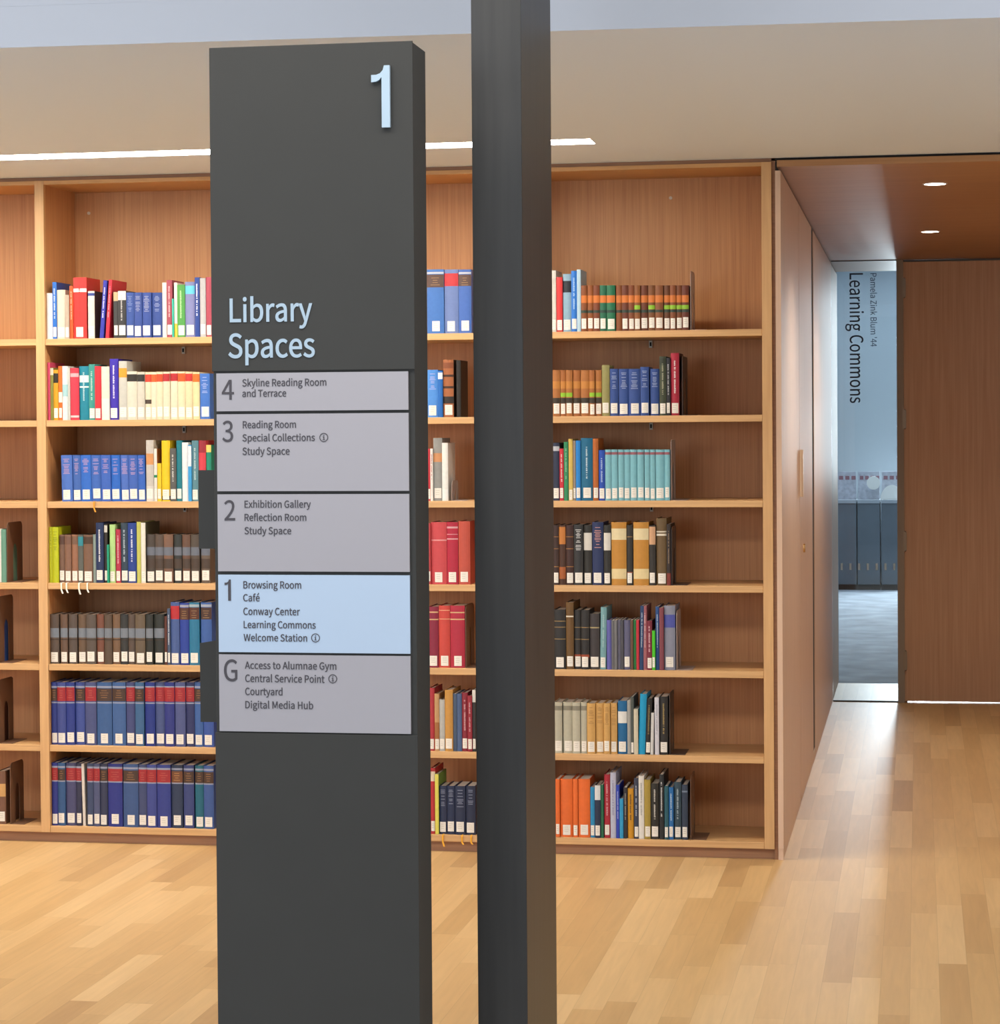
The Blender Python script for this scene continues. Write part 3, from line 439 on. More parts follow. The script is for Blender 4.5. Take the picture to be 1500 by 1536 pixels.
    (-2.158, 0.0392, 7, 0.2316, '#364480', 'fifth of the seven blue brown-patched volumes, bottom shelf, left of the sign', 'blue volumes with brown title patches on the bottom shelf, left of the sign', 'L b.92-.95#98a0b8 b.70-.72#98a0b8 b.72-.90#4c3428 T#a87848'),
    (-2.1136, 0.0316, 7, 0.2315, '#186880', 'sixth of the seven blue brown-patched volumes, bottom shelf, left of the sign', 'blue volumes with brown title patches on the bottom shelf, left of the sign', 'L b.92-.95#98a0b8 b.70-.72#98a0b8 b.72-.90#4c3428 T#a87848'),
    (-2.0803, 0.0373, 7, 0.2315, '#3a5a9c', 'last of the seven blue brown-patched volumes, bottom shelf, left of the sign', 'blue volumes with brown title patches on the bottom shelf, left of the sign', 'L b.92-.95#98a0b8 b.70-.72#98a0b8 b.72-.90#4c3428 T#a87848'),
    (-1.2314, 0.0615, 1, 0.2297, '#3f74c0', 'blue volume with brown patch beside the sign, top shelf, between sign and post', '', 'L b.72-.92#5a4038 T#b08858 b.93-.96#c0c4d0'),
    (-1.1685, 0.0502, 1, 0.2286, '#6a80b8', 'pale blue volume with red patch, top shelf, between sign and post', '', 'L b.74-.94#c83038'),
    (-1.1169, 0.0459, 1, 0.2277, '#3f68b8', 'blue volume with brown patch beside the post, top shelf, between sign and post', '', 'L b.74-.92#5a4038 T#b08858 b.93-.96#c0c4d0'),
    (-1.2326, 0.0385, 2, 0.1703, '#4f94e8', 'light blue volume, second shelf, between sign and post', '', 'L H#b4b8ec'),
    (-1.1934, 0.0168, 2, 0.1666, '#1c6ac0', 'narrow blue book with white top, second shelf, between sign and post', '', 'b.82-.96#eef2f8'),
    (-1.1751, 0.0377, 2, 0.206, '#a8643a', 'copper brown leather book, second shelf, between sign and post', '', 'L b.7-.74#3c2418 b.5-.54#3c2418 b.24-.36#2c2420 b.85-.95#884a28 c#2a241e'),
    (-1.1262, 0.0153, 2, 0.2035, '#241f19', 'black book in shadow, second shelf, between sign and post', '', 'c#2a241e'),
    (-1.2335, 0.0091, 3, 0.1878, '#c82c3c', 'thin red book, third shelf, between sign and post', '', 'L'),
    (-1.2236, 0.0091, 3, 0.1877, '#f0ece8', 'thin white book beside the red one, third shelf, between sign and post', '', 'V#c86868'),
    (-1.2137, 0.0322, 3, 0.2254, '#9a9a98', 'grey book with portrait photograph, third shelf, between sign and post', '', 'L b.62-.76#d89868'),
    (-1.1809, 0.0217, 3, 0.208, '#f0f0ee', 'white book beside the bookend, third shelf, between sign and post', '', 'b.03-.2#f8f8f8'),
    (-1.2385, 0.0133, 4, 0.2199, '#c04048', 'red cloth book half hidden by the sign, fourth shelf, between sign and post', '', 'L'),
    (-1.2244, 0.0567, 4, 0.2234, '#d0484e', 'wide rose red volume, fourth shelf, between sign and post', '', 'L b.7-.72#e8a0a0'),
    (-1.1663, 0.0405, 4, 0.2234, '#b81c3c', 'crimson volume, fourth shelf, between sign and post', '', 'L b.9-.93#e0a8b0 b.8-.81#e0a8b0 b.72-.74#e0a8b0'),
    (-1.1237, 0.0419, 4, 0.2268, '#c4503e', 'brick red volume, fourth shelf, between sign and post', '', 'L'),
    (-1.2366, 0.0365, 5, 0.2194, '#8c1c3c', 'wine red volume, fifth shelf, between sign and post', '', 'L b.78-.8#d8b080 b.9-.92#d8b080'),
    (-1.1987, 0.0406, 5, 0.2231, '#d0463c', 'coral red volume, fifth shelf, between sign and post', '', 'L b.78-.79#e8b890 b.92-.93#e8b890'),
    (-1.1567, 0.0531, 5, 0.2234, '#b4203c', 'crimson volume beside the bookend, fifth shelf, between sign and post', '', 'L b.77-.79#d8b080 b.88-.9#d8b080 c#9c6c44'),
    (-1.2361, 0.0197, 6, 0.2267, '#b8303c', 'red book beside the sign, sixth shelf, between sign and post', '', 'L'),
    (-1.2151, 0.0168, 6, 0.2063, '#c89c6c', 'tan and brown book, sixth shelf, between sign and post', '', 'L b.2-.5#a86c3c'),
    (-1.1977, 0.0196, 6, 0.1859, '#c0c0bc', 'short pale grey book, sixth shelf, between sign and post', '', 'L'),
    (-1.1772, 0.0287, 6, 0.2206, '#d09848', 'tall tan book, sixth shelf, between sign and post', '', 'L'),
    (-1.1479, 0.0133, 6, 0.2071, '#4a5c78', 'first from left of the two slate blue paperbacks, sixth shelf, between sign and post', 'slate blue paperbacks on the sixth shelf, between sign and post', ''),
    (-1.1339, 0.0175, 6, 0.2073, '#4c6490', 'second from left of the two slate blue paperbacks, sixth shelf, between sign and post', 'slate blue paperbacks on the sixth shelf, between sign and post', ''),
    (-1.1157, 0.021, 6, 0.211, '#8c2034', 'dark red book, sixth shelf, between sign and post', '', 'L V#d8a0a8'),
    (-1.0941, 0.0161, 6, 0.2009, '#9c2438', 'short maroon book, sixth shelf, between sign and post', '', 'L V#d8a0a8'),
    (-1.0772, 0.0119, 6, 0.2217, '#2c2a2c', 'black and white book by the post, sixth shelf, between sign and post', '', 'L b.8-1.#e8e4dc'),
    (-1.233, 0.0168, 7, 0.2373, '#c02c34', 'red book beside the sign, bottom shelf, between sign and post', '', 'L b.8-.95#e8d8c0'),
    (-1.2154, 0.013, 7, 0.2166, '#e8e060', 'yellow book with green cover, bottom shelf, between sign and post', '', 'c#7ca84c'),
    (-1.2016, 0.027, 7, 0.174, '#1c2c50', 'first from left of the four short navy volumes, bottom shelf, between sign and post', 'short navy volumes on the bottom shelf, between sign and post', 'L H#8c94ac r#e0a020'),
    (-1.1728, 0.0288, 7, 0.1746, '#1c2c50', 'second from left of the four short navy volumes, bottom shelf, between sign and post', 'short navy volumes on the bottom shelf, between sign and post', 'L H#8c94ac'),
    (-1.1422, 0.0371, 7, 0.1752, '#1a2a4c', 'third from left of the four short navy volumes, bottom shelf, between sign and post', 'short navy volumes on the bottom shelf, between sign and post', 'L H#8c94ac r#e0a020'),
    (-1.1032, 0.0343, 7, 0.1759, '#1a2848', 'last from left of the four short navy volumes, bottom shelf, between sign and post', 'short navy volumes on the bottom shelf, between sign and post', 'L H#8c94ac r#e0a020'),
    (-0.7793, 0.0158, 1, 0.2184, '#d8d4cc', 'pale grey book beside the post, top shelf, right of the post', '', 'L'),
    (-0.7629, 0.022, 1, 0.1943, '#e0383a', 'bright red book, top shelf, right of the post', '', 'L'),
    (-0.7395, 0.0295, 1, 0.2053, '#90b4cc', 'light steel blue book with black patch, top shelf, right of the post', '', 'L b.68-.88#1c2430'),
    (-0.7093, 0.0199, 1, 0.2157, '#1f78d8', 'vivid blue book, top shelf, right of the post', '', 'L V#a8d0f8'),
    (-0.6887, 0.0137, 1, 0.2201, '#b4d4e8', 'tall pale blue book, top shelf, right of the post', '', ''),
    (-0.6744, 0.0211, 1, 0.1636, '#8a4a1c', 'first from left of the fourteen small brown leather volumes, top shelf, right of the post', 'small brown leather volumes on the top shelf, right of the post', 'L d.13 b.62-.78#d8782c b.40-.46#203c34'),
    (-0.652, 0.0205, 1, 0.1632, '#96521e', 'second from left of the fourteen small brown leather volumes, top shelf, right of the post', 'small brown leather volumes on the top shelf, right of the post', 'L d.13 b.62-.78#d8782c b.40-.46#203c34'),
    (-0.6301, 0.0225, 1, 0.1628, '#7c3c18', 'third from left of the fourteen small brown leather volumes, top shelf, right of the post', 'small brown leather volumes on the top shelf, right of the post', 'L d.13 b.62-.78#d8782c b.40-.46#203c34'),
    (-0.6069, 0.0232, 1, 0.1624, '#12684a', 'first of the two green cloth volumes with orange bands, top shelf, right of the post', 'green cloth volumes with orange bands on the top shelf, right of the post', 'L d.13 b.62-.78#d8782c b.40-.46#203c34'),
    (-0.5823, 0.03, 1, 0.162, '#14704c', 'second of the two green cloth volumes with orange bands, top shelf, right of the post', 'green cloth volumes with orange bands on the top shelf, right of the post', 'L d.13 b.62-.78#d8782c b.40-.46#203c34'),
    (-0.5496, 0.0211, 1, 0.1615, '#8a4c20', 'fourth from left of the fourteen small brown leather volumes, top shelf, right of the post', 'small brown leather volumes on the top shelf, right of the post', 'd.13 b.62-.78#d8782c b.40-.46#203c34'),
    (-0.5279, 0.0224, 1, 0.1611, '#6a3014', 'fifth from left of the fourteen small brown leather volumes, top shelf, right of the post', 'small brown leather volumes on the top shelf, right of the post', 'L d.13 b.62-.78#d8782c b.40-.46#203c34'),
    (-0.5047, 0.0197, 1, 0.1607, '#84441c', 'sixth from left of the fourteen small brown leather volumes, top shelf, right of the post', 'small brown leather volumes on the top shelf, right of the post', 'L d.13 b.62-.78#d8782c b.40-.46#203c34'),
    (-0.4844, 0.021, 1, 0.1604, '#8e5424', 'seventh from left of the fourteen small brown leather volumes, top shelf, right of the post', 'small brown leather volumes on the top shelf, right of the post', 'L d.13 b.62-.78#d8782c b.40-.46#203c34 b.47-.56#90c82c'),
    (-0.4626, 0.0258, 1, 0.1599, '#6c3416', 'eighth from left of the fourteen small brown leather volumes, top shelf, right of the post', 'small brown leather volumes on the top shelf, right of the post', 'L d.13 b.62-.78#d8782c b.40-.46#203c34'),
    (-0.4348, 0.0237, 1, 0.1595, '#7e4a20', 'ninth from left of the fourteen small brown leather volumes, top shelf, right of the post', 'small brown leather volumes on the top shelf, right of the post', 'L d.13 b.62-.78#d8782c b.40-.46#203c34 b.47-.56#90c82c'),
    (-0.4098, 0.0277, 1, 0.159, '#8a5028', 'tenth from left of the fourteen small brown leather volumes, top shelf, right of the post', 'small brown leather volumes on the top shelf, right of the post', 'L d.13 b.62-.78#d8782c b.40-.46#203c34'),
    (-0.38, 0.0223, 1, 0.1585, '#6a3a18', 'eleventh from left of the fourteen small brown leather volumes, top shelf, right of the post', 'small brown leather volumes on the top shelf, right of the post', 'L d.13 b.62-.78#d8782c b.40-.46#203c34 b.47-.56#90c82c'),
    (-0.357, 0.0196, 1, 0.1582, '#8c4c24', 'twelfth from left of the fourteen small brown leather volumes, top shelf, right of the post', 'small brown leather volumes on the top shelf, right of the post', 'L d.13 b.62-.78#d8782c b.40-.46#203c34 b.47-.56#90c82c'),
    (-0.3368, 0.0209, 1, 0.1578, '#7c4018', 'thirteenth from left of the fourteen small brown leather volumes, top shelf, right of the post', 'small brown leather volumes on the top shelf, right of the post', 'L d.13 b.62-.78#d8782c b.40-.46#203c34 b.47-.56#90c82c'),
    (-0.3152, 0.0236, 1, 0.1574, '#6a2c14', 'last from left of the fourteen small brown leather volumes, top shelf, right of the post', 'small brown leather volumes on the top shelf, right of the post', 'L d.13 b.62-.78#d8782c b.40-.46#203c34 b.47-.56#90c82c'),
    (-0.778, 0.0261, 2, 0.164, '#b06e34', 'first from left of the seven tan leather volumes, second shelf, right of the post', 'tan leather volumes on the second shelf, right of the post', 'L d.13 b.28-.4#383024 b.6-.76#c88438'),
    (-0.7506, 0.0192, 2, 0.1637, '#a8642c', 'second from left of the seven tan leather volumes, second shelf, right of the post', 'tan leather volumes on the second shelf, right of the post', 'L d.13 b.28-.4#383024 b.6-.76#c88438 b.42-.51#90c82c'),
    (-0.73, 0.0226, 2, 0.1635, '#b06e34', 'third from left of the seven tan leather volumes, second shelf, right of the post', 'tan leather volumes on the second shelf, right of the post', 'L d.13 b.28-.4#383024 b.6-.76#c88438 b.42-.51#90c82c'),
    (-0.706, 0.0267, 2, 0.1632, '#a8642c', 'fourth from left of the seven tan leather volumes, second shelf, right of the post', 'tan leather volumes on the second shelf, right of the post', 'L d.13 b.28-.4#383024 b.6-.76#c88438'),
    (-0.6772, 0.0308, 2, 0.1628, '#b06e34', 'fifth from left of the seven tan leather volumes, second shelf, right of the post', 'tan leather volumes on the second shelf, right of the post', 'L d.13 b.28-.4#383024 b.6-.76#c88438'),
    (-0.6457, 0.0185, 2, 0.1626, '#a8642c', 'sixth from left of the seven tan leather volumes, second shelf, right of the post', 'tan leather volumes on the second shelf, right of the post', 'L d.13 b.28-.4#383024 b.6-.76#c88438 b.42-.51#90c82c'),
    (-0.6259, 0.0225, 2, 0.1623, '#b06e34', 'last from left of the seven tan leather volumes, second shelf, right of the post', 'tan leather volumes on the second shelf, right of the post', 'L d.13 b.28-.4#383024 b.6-.76#c88438 b.42-.51#90c82c'),
    (-0.6019, 0.0273, 2, 0.1803, '#9a945c', 'olive book, second shelf, right of the post', '', 'L'),
    (-0.5733, 0.0293, 2, 0.1664, '#2c4c94', 'first from left of the five matching royal blue volumes, second shelf, right of the post', 'matching royal blue volumes on the second shelf, right of the post', 'L H#a0aed4'),
    (-0.5419, 0.0361, 2, 0.166, '#2c4c94', 'second from left of the five matching royal blue volumes, second shelf, right of the post', 'matching royal blue volumes on the second shelf, right of the post', 'L H#a0aed4'),
    (-0.5052, 0.0394, 2, 0.1656, '#2c4c94', 'third from left of the five matching royal blue volumes, second shelf, right of the post', 'matching royal blue volumes on the second shelf, right of the post', 'L H#a0aed4'),
    (-0.4644, 0.0305, 2, 0.172, '#2c4c94', 'fourth from left of the five matching royal blue volumes, second shelf, right of the post', 'matching royal blue volumes on the second shelf, right of the post', 'L H#a0aed4'),
    (-0.4298, 0.0318, 2, 0.1648, '#2c4c94', 'last from left of the five matching royal blue volumes, second shelf, right of the post', 'matching royal blue volumes on the second shelf, right of the post', 'L H#a0aed4'),
    (-0.3965, 0.0237, 2, 0.2083, '#3c4430', 'dark olive book, second shelf, right of the post', '', 'L b.86-.97#2c3424 V#a8a88c'),
    (-0.3722, 0.0135, 2, 0.2027, '#2a2830', 'black book with white lettering, second shelf, right of the post', '', 'L V#c8c8cc'),
    (-0.3573, 0.0297, 2, 0.2199, '#b01c38', 'crimson book with white lettering, second shelf, right of the post', '', 'L V#f0e4e4 c#4a1c20'),
    (-0.7792, 0.0234, 3, 0.2057, '#28304c', 'navy book beside the post, third shelf, right of the post', '', 'L b.86-.94#c0c4d0'),
    (-0.7546, 0.0144, 3, 0.1852, '#d0283a', 'red book, third shelf, right of the post', '', 'L V#f0d0d0'),
    (-0.7387, 0.0151, 3, 0.2089, '#2c8c5c', 'green book, third shelf, right of the post', '', 'V#8cc8a4'),
    (-0.7222, 0.0144, 3, 0.219, '#e0c060', 'pale yellow book, third shelf, right of the post', '', 'L0'),
    (-0.7071, 0.0096, 3, 0.2135, '#a09080', 'thin taupe book, third shelf, right of the post', '', 'L'),
    (-0.6961, 0.0165, 3, 0.2134, '#1c88dc', 'azure book, third shelf, right of the post', '', 'L'),
    (-0.6783, 0.0424, 3, 0.222, '#0c6890', 'wide teal blue book with pale lettering, third shelf, right of the post', '', 'L V#c0dce8'),
    (-0.6351, 0.0191, 3, 0.2205, '#b86420', 'orange brown book, third shelf, right of the post', '', 'L'),
    (-0.6147, 0.0219, 3, 0.179, '#1c4cb8', 'short royal blue book, third shelf, right of the post', '', 'L V#b0c4f0'),
    (-0.5915, 0.0212, 3, 0.1809, '#80c0d0', 'first from left of the ten matching light cyan volumes, third shelf, right of the post', 'matching light cyan volumes on the third shelf, right of the post', 'L b.90-.95#9c5c68'),
    (-0.5697, 0.0225, 3, 0.1808, '#80c0d0', 'second from left of the ten matching light cyan volumes, third shelf, right of the post', 'matching light cyan volumes on the third shelf, right of the post', 'L b.90-.95#9c5c68'),
    (-0.5451, 0.0198, 3, 0.1806, '#80c0d0', 'third from left of the ten matching light cyan volumes, third shelf, right of the post', 'matching light cyan volumes on the third shelf, right of the post', 'L b.90-.95#9c5c68'),
    (-0.5247, 0.0211, 3, 0.1805, '#80c0d0', 'fourth from left of the ten matching light cyan volumes, third shelf, right of the post', 'matching light cyan volumes on the third shelf, right of the post', 'L b.90-.95#9c5c68'),
    (-0.5029, 0.0238, 3, 0.1804, '#80c0d0', 'fifth from left of the ten matching light cyan volumes, third shelf, right of the post', 'matching light cyan volumes on the third shelf, right of the post', 'L b.90-.95#9c5c68'),
    (-0.4771, 0.0231, 3, 0.1803, '#80c0d0', 'sixth from left of the ten matching light cyan volumes, third shelf, right of the post', 'matching light cyan volumes on the third shelf, right of the post', 'L b.90-.95#9c5c68'),
    (-0.4519, 0.019, 3, 0.1801, '#80c0d0', 'seventh from left of the ten matching light cyan volumes, third shelf, right of the post', 'matching light cyan volumes on the third shelf, right of the post', 'L b.90-.95#9c5c68'),
    (-0.4316, 0.0176, 3, 0.18, '#80c0d0', 'eighth from left of the ten matching light cyan volumes, third shelf, right of the post', 'matching light cyan volumes on the third shelf, right of the post', 'L b.90-.95#9c5c68'),
    (-0.4126, 0.0325, 3, 0.1799, '#80c0d0', 'ninth from left of the ten matching light cyan volumes, third shelf, right of the post', 'matching light cyan volumes on the third shelf, right of the post', 'L b.90-.95#9c5c68'),
    (-0.3794, 0.0176, 3, 0.1798, '#80c0d0', 'last from left of the ten matching light cyan volumes, third shelf, right of the post', 'matching light cyan volumes on the third shelf, right of the post', 'L b.90-.95#9c5c68'),
    (-0.7806, 0.0206, 4, 0.2131, '#3a2018', 'first of the two dark leather volumes with gilt lines, fourth shelf, right of the post', 'dark leather volumes with gilt lines on the fourth shelf, right of the post', 'L b.8-.81#b07c40 b.6-.61#b07c40 b.3-.31#b07c40'),
    (-0.7592, 0.0234, 4, 0.2131, '#4a2814', 'dark book with orange patches, fourth shelf, right of the post', '', 'b.68-.97#c87c34 b.1-.3#a85a24'),
    (-0.7345, 0.0275, 4, 0.2131, '#3c1c14', 'second of the two dark leather volumes with gilt lines, fourth shelf, right of the post', 'dark leather volumes with gilt lines on the fourth shelf, right of the post', 'L b.8-.81#b07c40 b.6-.61#b07c40 b.3-.31#b07c40'),
    (-0.7056, 0.0329, 4, 0.2145, '#2a2a2c', 'charcoal book with white title, fourth shelf, right of the post', '', 'L H#dcdcdc'),
    (-0.6706, 0.0288, 4, 0.2131, '#26241f', 'first of the two black books with white band, fourth shelf, right of the post', 'black books with white band on the fourth shelf, right of the post', 'L b.58-.87#e0dcd4'),
    (-0.6398, 0.0397, 4, 0.2233, '#1c2c5c', 'navy book with pink title, fourth shelf, right of the post', '', 'L H#d09890'),
    (-0.5981, 0.0246, 4, 0.2131, '#26241f', 'second of the two black books with white band, fourth shelf, right of the post', 'black books with white band on the fourth shelf, right of the post', 'L b.58-.87#e0dcd4'),
    (-0.5714, 0.0532, 4, 0.2233, '#c88c30', 'first of the two wide ochre boxes with cream bands, fourth shelf, right of the post', 'wide ochre boxes with cream bands on the fourth shelf, right of the post', 'b.72-.9#ecdcb0 b.1-.26#ecd8a4'),
    (-0.5162, 0.0204, 4, 0.2131, '#2a2622', 'slim black book between ochre boxes, fourth shelf, right of the post', '', 'L b.8-.81#b08c50 b.2-.22#a05030'),
    (-0.493, 0.0544, 4, 0.2233, '#c88c30', 'second of the two wide ochre boxes with cream bands, fourth shelf, right of the post', 'wide ochre boxes with cream bands on the fourth shelf, right of the post', 'b.72-.9#ecdcb0 b.1-.26#ecd8a4'),
    (-0.4367, 0.0224, 4, 0.2118, '#2c2620', 'dark book with beige top, fourth shelf, right of the post', '', 'L b.68-.98#d8a880'),
    (-0.4115, 0.0359, 4, 0.2368, '#6c5430', 'tall olive brown book, fourth shelf, right of the post', '', 'L b.74-.77#e8e0d0 b.79-.81#e8e0d0'),
    (-0.3743, 0.0135, 4, 0.2165, '#2a1c18', 'narrow black book beside the bookend, fourth shelf, right of the post', '', 'V#907860 b.0-.2#802c20'),
    (-0.7791, 0.042, 5, 0.212, '#242222', 'first of the three black volumes with gilt lines, fifth shelf, right of the post', 'black volumes with gilt lines on the fifth shelf, right of the post', 'L b.7-.71#a88850 b.5-.51#a88850 b.8-.81#a88850'),
    (-0.735, 0.0268, 5, 0.2381, '#6c4c20', 'tall brown book, fifth shelf, right of the post', '', 'L b.78-.8#e0d8c8'),
    (-0.7069, 0.0247, 5, 0.211, '#242222', 'second of the three black volumes with gilt lines, fifth shelf, right of the post', 'black volumes with gilt lines on the fifth shelf, right of the post', 'L b.7-.71#a88850 b.5-.51#a88850 b.2-.25#a04828'),
    (-0.6808, 0.0281, 5, 0.2112, '#242222', 'last of the three black volumes with gilt lines, fifth shelf, right of the post', 'black volumes with gilt lines on the fifth shelf, right of the post', 'L b.7-.71#a88850 b.5-.51#a88850 b.2-.25#a04828'),
    (-0.6514, 0.0349, 5, 0.1978, '#3a3436', 'charcoal book, fifth shelf, right of the post', '', 'L b.74-.76#b8a878'),
    (-0.615, 0.0212, 5, 0.2211, '#78a8b0', 'pale teal book, fifth shelf, right of the post', '', 'L a1 V#a8ccd0'),
    (-0.5899, 0.0164, 5, 0.1757, '#6464b4', 'violet book, fifth shelf, right of the post', '', ''),
    (-0.5728, 0.0096, 5, 0.1758, '#68686c', 'first from left of the four thin grey booklets, fifth shelf, right of the post', 'thin grey booklets on the fifth shelf, right of the post', ''),
    (-0.5625, 0.0102, 5, 0.1759, '#747478', 'second from left of the four thin grey booklets, fifth shelf, right of the post', 'thin grey booklets on the fifth shelf, right of the post', ''),
    (-0.5516, 0.0102, 5, 0.1759, '#6a6a80', 'third from left of the four thin grey booklets, fifth shelf, right of the post', 'thin grey booklets on the fifth shelf, right of the post', ''),
    (-0.5407, 0.0109, 5, 0.176, '#4a4a54', 'last from left of the four thin grey booklets, fifth shelf, right of the post', 'thin grey booklets on the fifth shelf, right of the post', ''),
    (-0.5284, 0.0225, 5, 0.1761, '#606080', 'slate violet book, fifth shelf, right of the post', '', 'L'),
    (-0.5052, 0.0095, 5, 0.1763, '#6a4a38', 'thin brown book, fifth shelf, right of the post', '', ''),
    (-0.495, 0.0095, 5, 0.1763, '#1c7c3c', 'thin green book, fifth shelf, right of the post', '', ''),
    (-0.4848, 0.0102, 5, 0.1764, '#d0283c', 'thin red book, fifth shelf, right of the post', '', ''),
    (-0.4731, 0.0129, 5, 0.2273, '#1c3c6c', 'tall navy book, fifth shelf, right of the post', '', 'V#b0c0d8 a1'),
    (-0.4588, 0.0116, 5, 0.2274, '#a46068', 'tall dusty rose book, fifth shelf, right of the post', '', 'V#e0c0c4'),
    (-0.4466, 0.0183, 5, 0.1747, '#7c2038', 'short maroon book, fifth shelf, right of the post', '', 'L V#e0b0b8'),
    (-0.4278, 0.0108, 5, 0.1396, '#48c818', 'short bright green booklet, fifth shelf, right of the post', '', 'L'),
    (-0.416, 0.0129, 5, 0.2243, '#1c4c8c', 'tall blue book, fifth shelf, right of the post', '', 'V#b4c8e4'),
    (-0.4018, 0.0149, 5, 0.221, '#84404c', 'tall maroon book, fifth shelf, right of the post', '', ''),
    (-0.3855, 0.0386, 5, 0.2279, '#8c90a4', 'wide grey book with blue patch, fifth shelf, right of the post', '', 'L b.66-.86#5058b0'),
    (-0.7813, 0.0289, 6, 0.181, '#c0bca8', 'first from left of the four grey cream volumes, sixth shelf, right of the post', 'grey cream volumes on the sixth shelf, right of the post', 'L b.84-.93#8c8878'),
    (-0.7489, 0.033, 6, 0.1815, '#c0bca8', 'second from left of the four grey cream volumes, sixth shelf, right of the post', 'grey cream volumes on the sixth shelf, right of the post', 'L b.84-.93#8c8878'),
    (-0.7145, 0.0275, 6, 0.1819, '#c0bca8', 'third from left of the four grey cream volumes, sixth shelf, right of the post', 'grey cream volumes on the sixth shelf, right of the post', 'L b.84-.93#8c8878'),
    (-0.6849, 0.0213, 6, 0.1822, '#c0bca8', 'last from left of the four grey cream volumes, sixth shelf, right of the post', 'grey cream volumes on the sixth shelf, right of the post', 'L b.84-.93#8c8878'),
    (-0.6623, 0.0295, 6, 0.1792, '#d8a860', 'first from left of the four tan paperbacks, sixth shelf, right of the post', 'tan paperbacks on the sixth shelf, right of the post', 'L H#b48848'),
    (-0.6314, 0.0281, 6, 0.1796, '#d8a860', 'second from left of the four tan paperbacks, sixth shelf, right of the post', 'tan paperbacks on the sixth shelf, right of the post', 'L H#b48848'),
    (-0.602, 0.0219, 6, 0.1799, '#d8a860', 'third from left of the four tan paperbacks, sixth shelf, right of the post', 'tan paperbacks on the sixth shelf, right of the post', 'L H#b48848'),
    (-0.5787, 0.0232, 6, 0.1802, '#d8a860', 'last from left of the four tan paperbacks, sixth shelf, right of the post', 'tan paperbacks on the sixth shelf, right of the post', 'L H#b48848'),
    (-0.5521, 0.0321, 6, 0.1888, '#0c68a0', 'deep blue book with white band, sixth shelf, right of the post', '', 'L b.58-.8#ecece8'),
    (-0.5186, 0.0123, 6, 0.1911, '#a8a8a4', 'slim grey book, sixth shelf, right of the post', '', ''),
    (-0.5056, 0.0102, 6, 0.2048, '#4c5450', 'thin dark green book, sixth shelf, right of the post', '', 'L'),
    (-0.4948, 0.0149, 6, 0.1609, '#d8d0b8', 'short cream book, sixth shelf, right of the post', '', ''),
    (-0.4793, 0.0234, 6, 0.2141, '#00a0d4', 'cyan book taller than its neighbours, sixth shelf, right of the post', '', 'a2'),
    (-0.4545, 0.0177, 6, 0.1988, '#1c1a1a', 'black book, sixth shelf, right of the post', '', 'L a2 V#907c50'),
    (-0.4361, 0.0102, 6, 0.1481, '#d8d8d8', 'short thin white booklet, sixth shelf, right of the post', '', 'a1.5'),
    (-0.4206, 0.0149, 6, 0.2026, '#d8d8e4', 'white book, sixth shelf, right of the post', '', 'V#b8b8c4'),
    (-0.4036, 0.0292, 6, 0.2062, '#1e1c1c', 'black book with gilt lettering, sixth shelf, right of the post', '', 'L V#a89058'),
    (-0.7773, 0.0146, 7, 0.2064, '#f07028', 'first from left of the four bright orange paperbacks, bottom shelf, right of the post', 'bright orange paperbacks on the bottom shelf, right of the post', 'L'),
    (-0.7609, 0.0438, 7, 0.207, '#f07028', 'second from left of the four bright orange paperbacks, bottom shelf, right of the post', 'bright orange paperbacks on the bottom shelf, right of the post', 'L'),
    (-0.7152, 0.0173, 7, 0.2076, '#f07028', 'third from left of the four bright orange paperbacks, bottom shelf, right of the post', 'bright orange paperbacks on the bottom shelf, right of the post', 'L'),
    (-0.6961, 0.0419, 7, 0.2082, '#f07028', 'last from left of the four bright orange paperbacks, bottom shelf, right of the post', 'bright orange paperbacks on the bottom shelf, right of the post', 'L'),
    (-0.6525, 0.0155, 7, 0.1798, '#1c90c8', 'azure book beside the orange set, bottom shelf, right of the post', '', 'L'),
    (-0.6361, 0.02, 7, 0.1874, '#1c2c4c', 'navy book with white top, bottom shelf, right of the post', '', 'L b.72-1.#e4e8ec'),
    (-0.6152, 0.01, 7, 0.1895, '#1c6c4c', 'thin green book, bottom shelf, right of the post', '', ''),
    (-0.6024, 0.02, 7, 0.226, '#b01c34', 'crimson book, bottom shelf, right of the post', '', 'L V#e0a0a8'),
    (-0.5806, 0.0199, 7, 0.2336, '#c0c4dc', 'wide lavender white book, bottom shelf, right of the post', '', 'V#9c9cbc'),
    (-0.5598, 0.0118, 7, 0.1906, '#2440b8', 'blue book, bottom shelf, right of the post', '', 'V#a8b4f0'),
    (-0.5473, 0.0127, 7, 0.1412, '#28a0d8', 'short cyan booklet, bottom shelf, right of the post', '', ''),
    (-0.5336, 0.0136, 7, 0.1821, '#2c2830', 'thin dark book, bottom shelf, right of the post', '', 'V#a0988c'),
    (-0.5191, 0.0208, 7, 0.1779, '#d89818', 'amber book, bottom shelf, right of the post', '', 'V#6c4c14'),
    (-0.4964, 0.0163, 7, 0.2143, '#343c54', 'slate book, bottom shelf, right of the post', '', 'L V#b0b8c8'),
    (-0.4792, 0.019, 7, 0.2237, '#eceae4', 'white book, bottom shelf, right of the post', '', 'V#b8b8b4'),
    (-0.4594, 0.0217, 7, 0.2106, '#b09840', 'ochre book, bottom shelf, right of the post', '', 'L'),
    (-0.436, 0.0279, 7, 0.1976, '#26241f', 'black book with white lettering, bottom shelf, right of the post', '', 'L V#d0ccc4'),
    (-0.4053, 0.0153, 7, 0.2295, '#1c2024', 'tall black book, bottom shelf, right of the post', '', 'V#d8d8d8'),
    (-0.3874, 0.0135, 7, 0.1894, '#1c5c6c', 'dark teal book, bottom shelf, right of the post', '', 'L'),
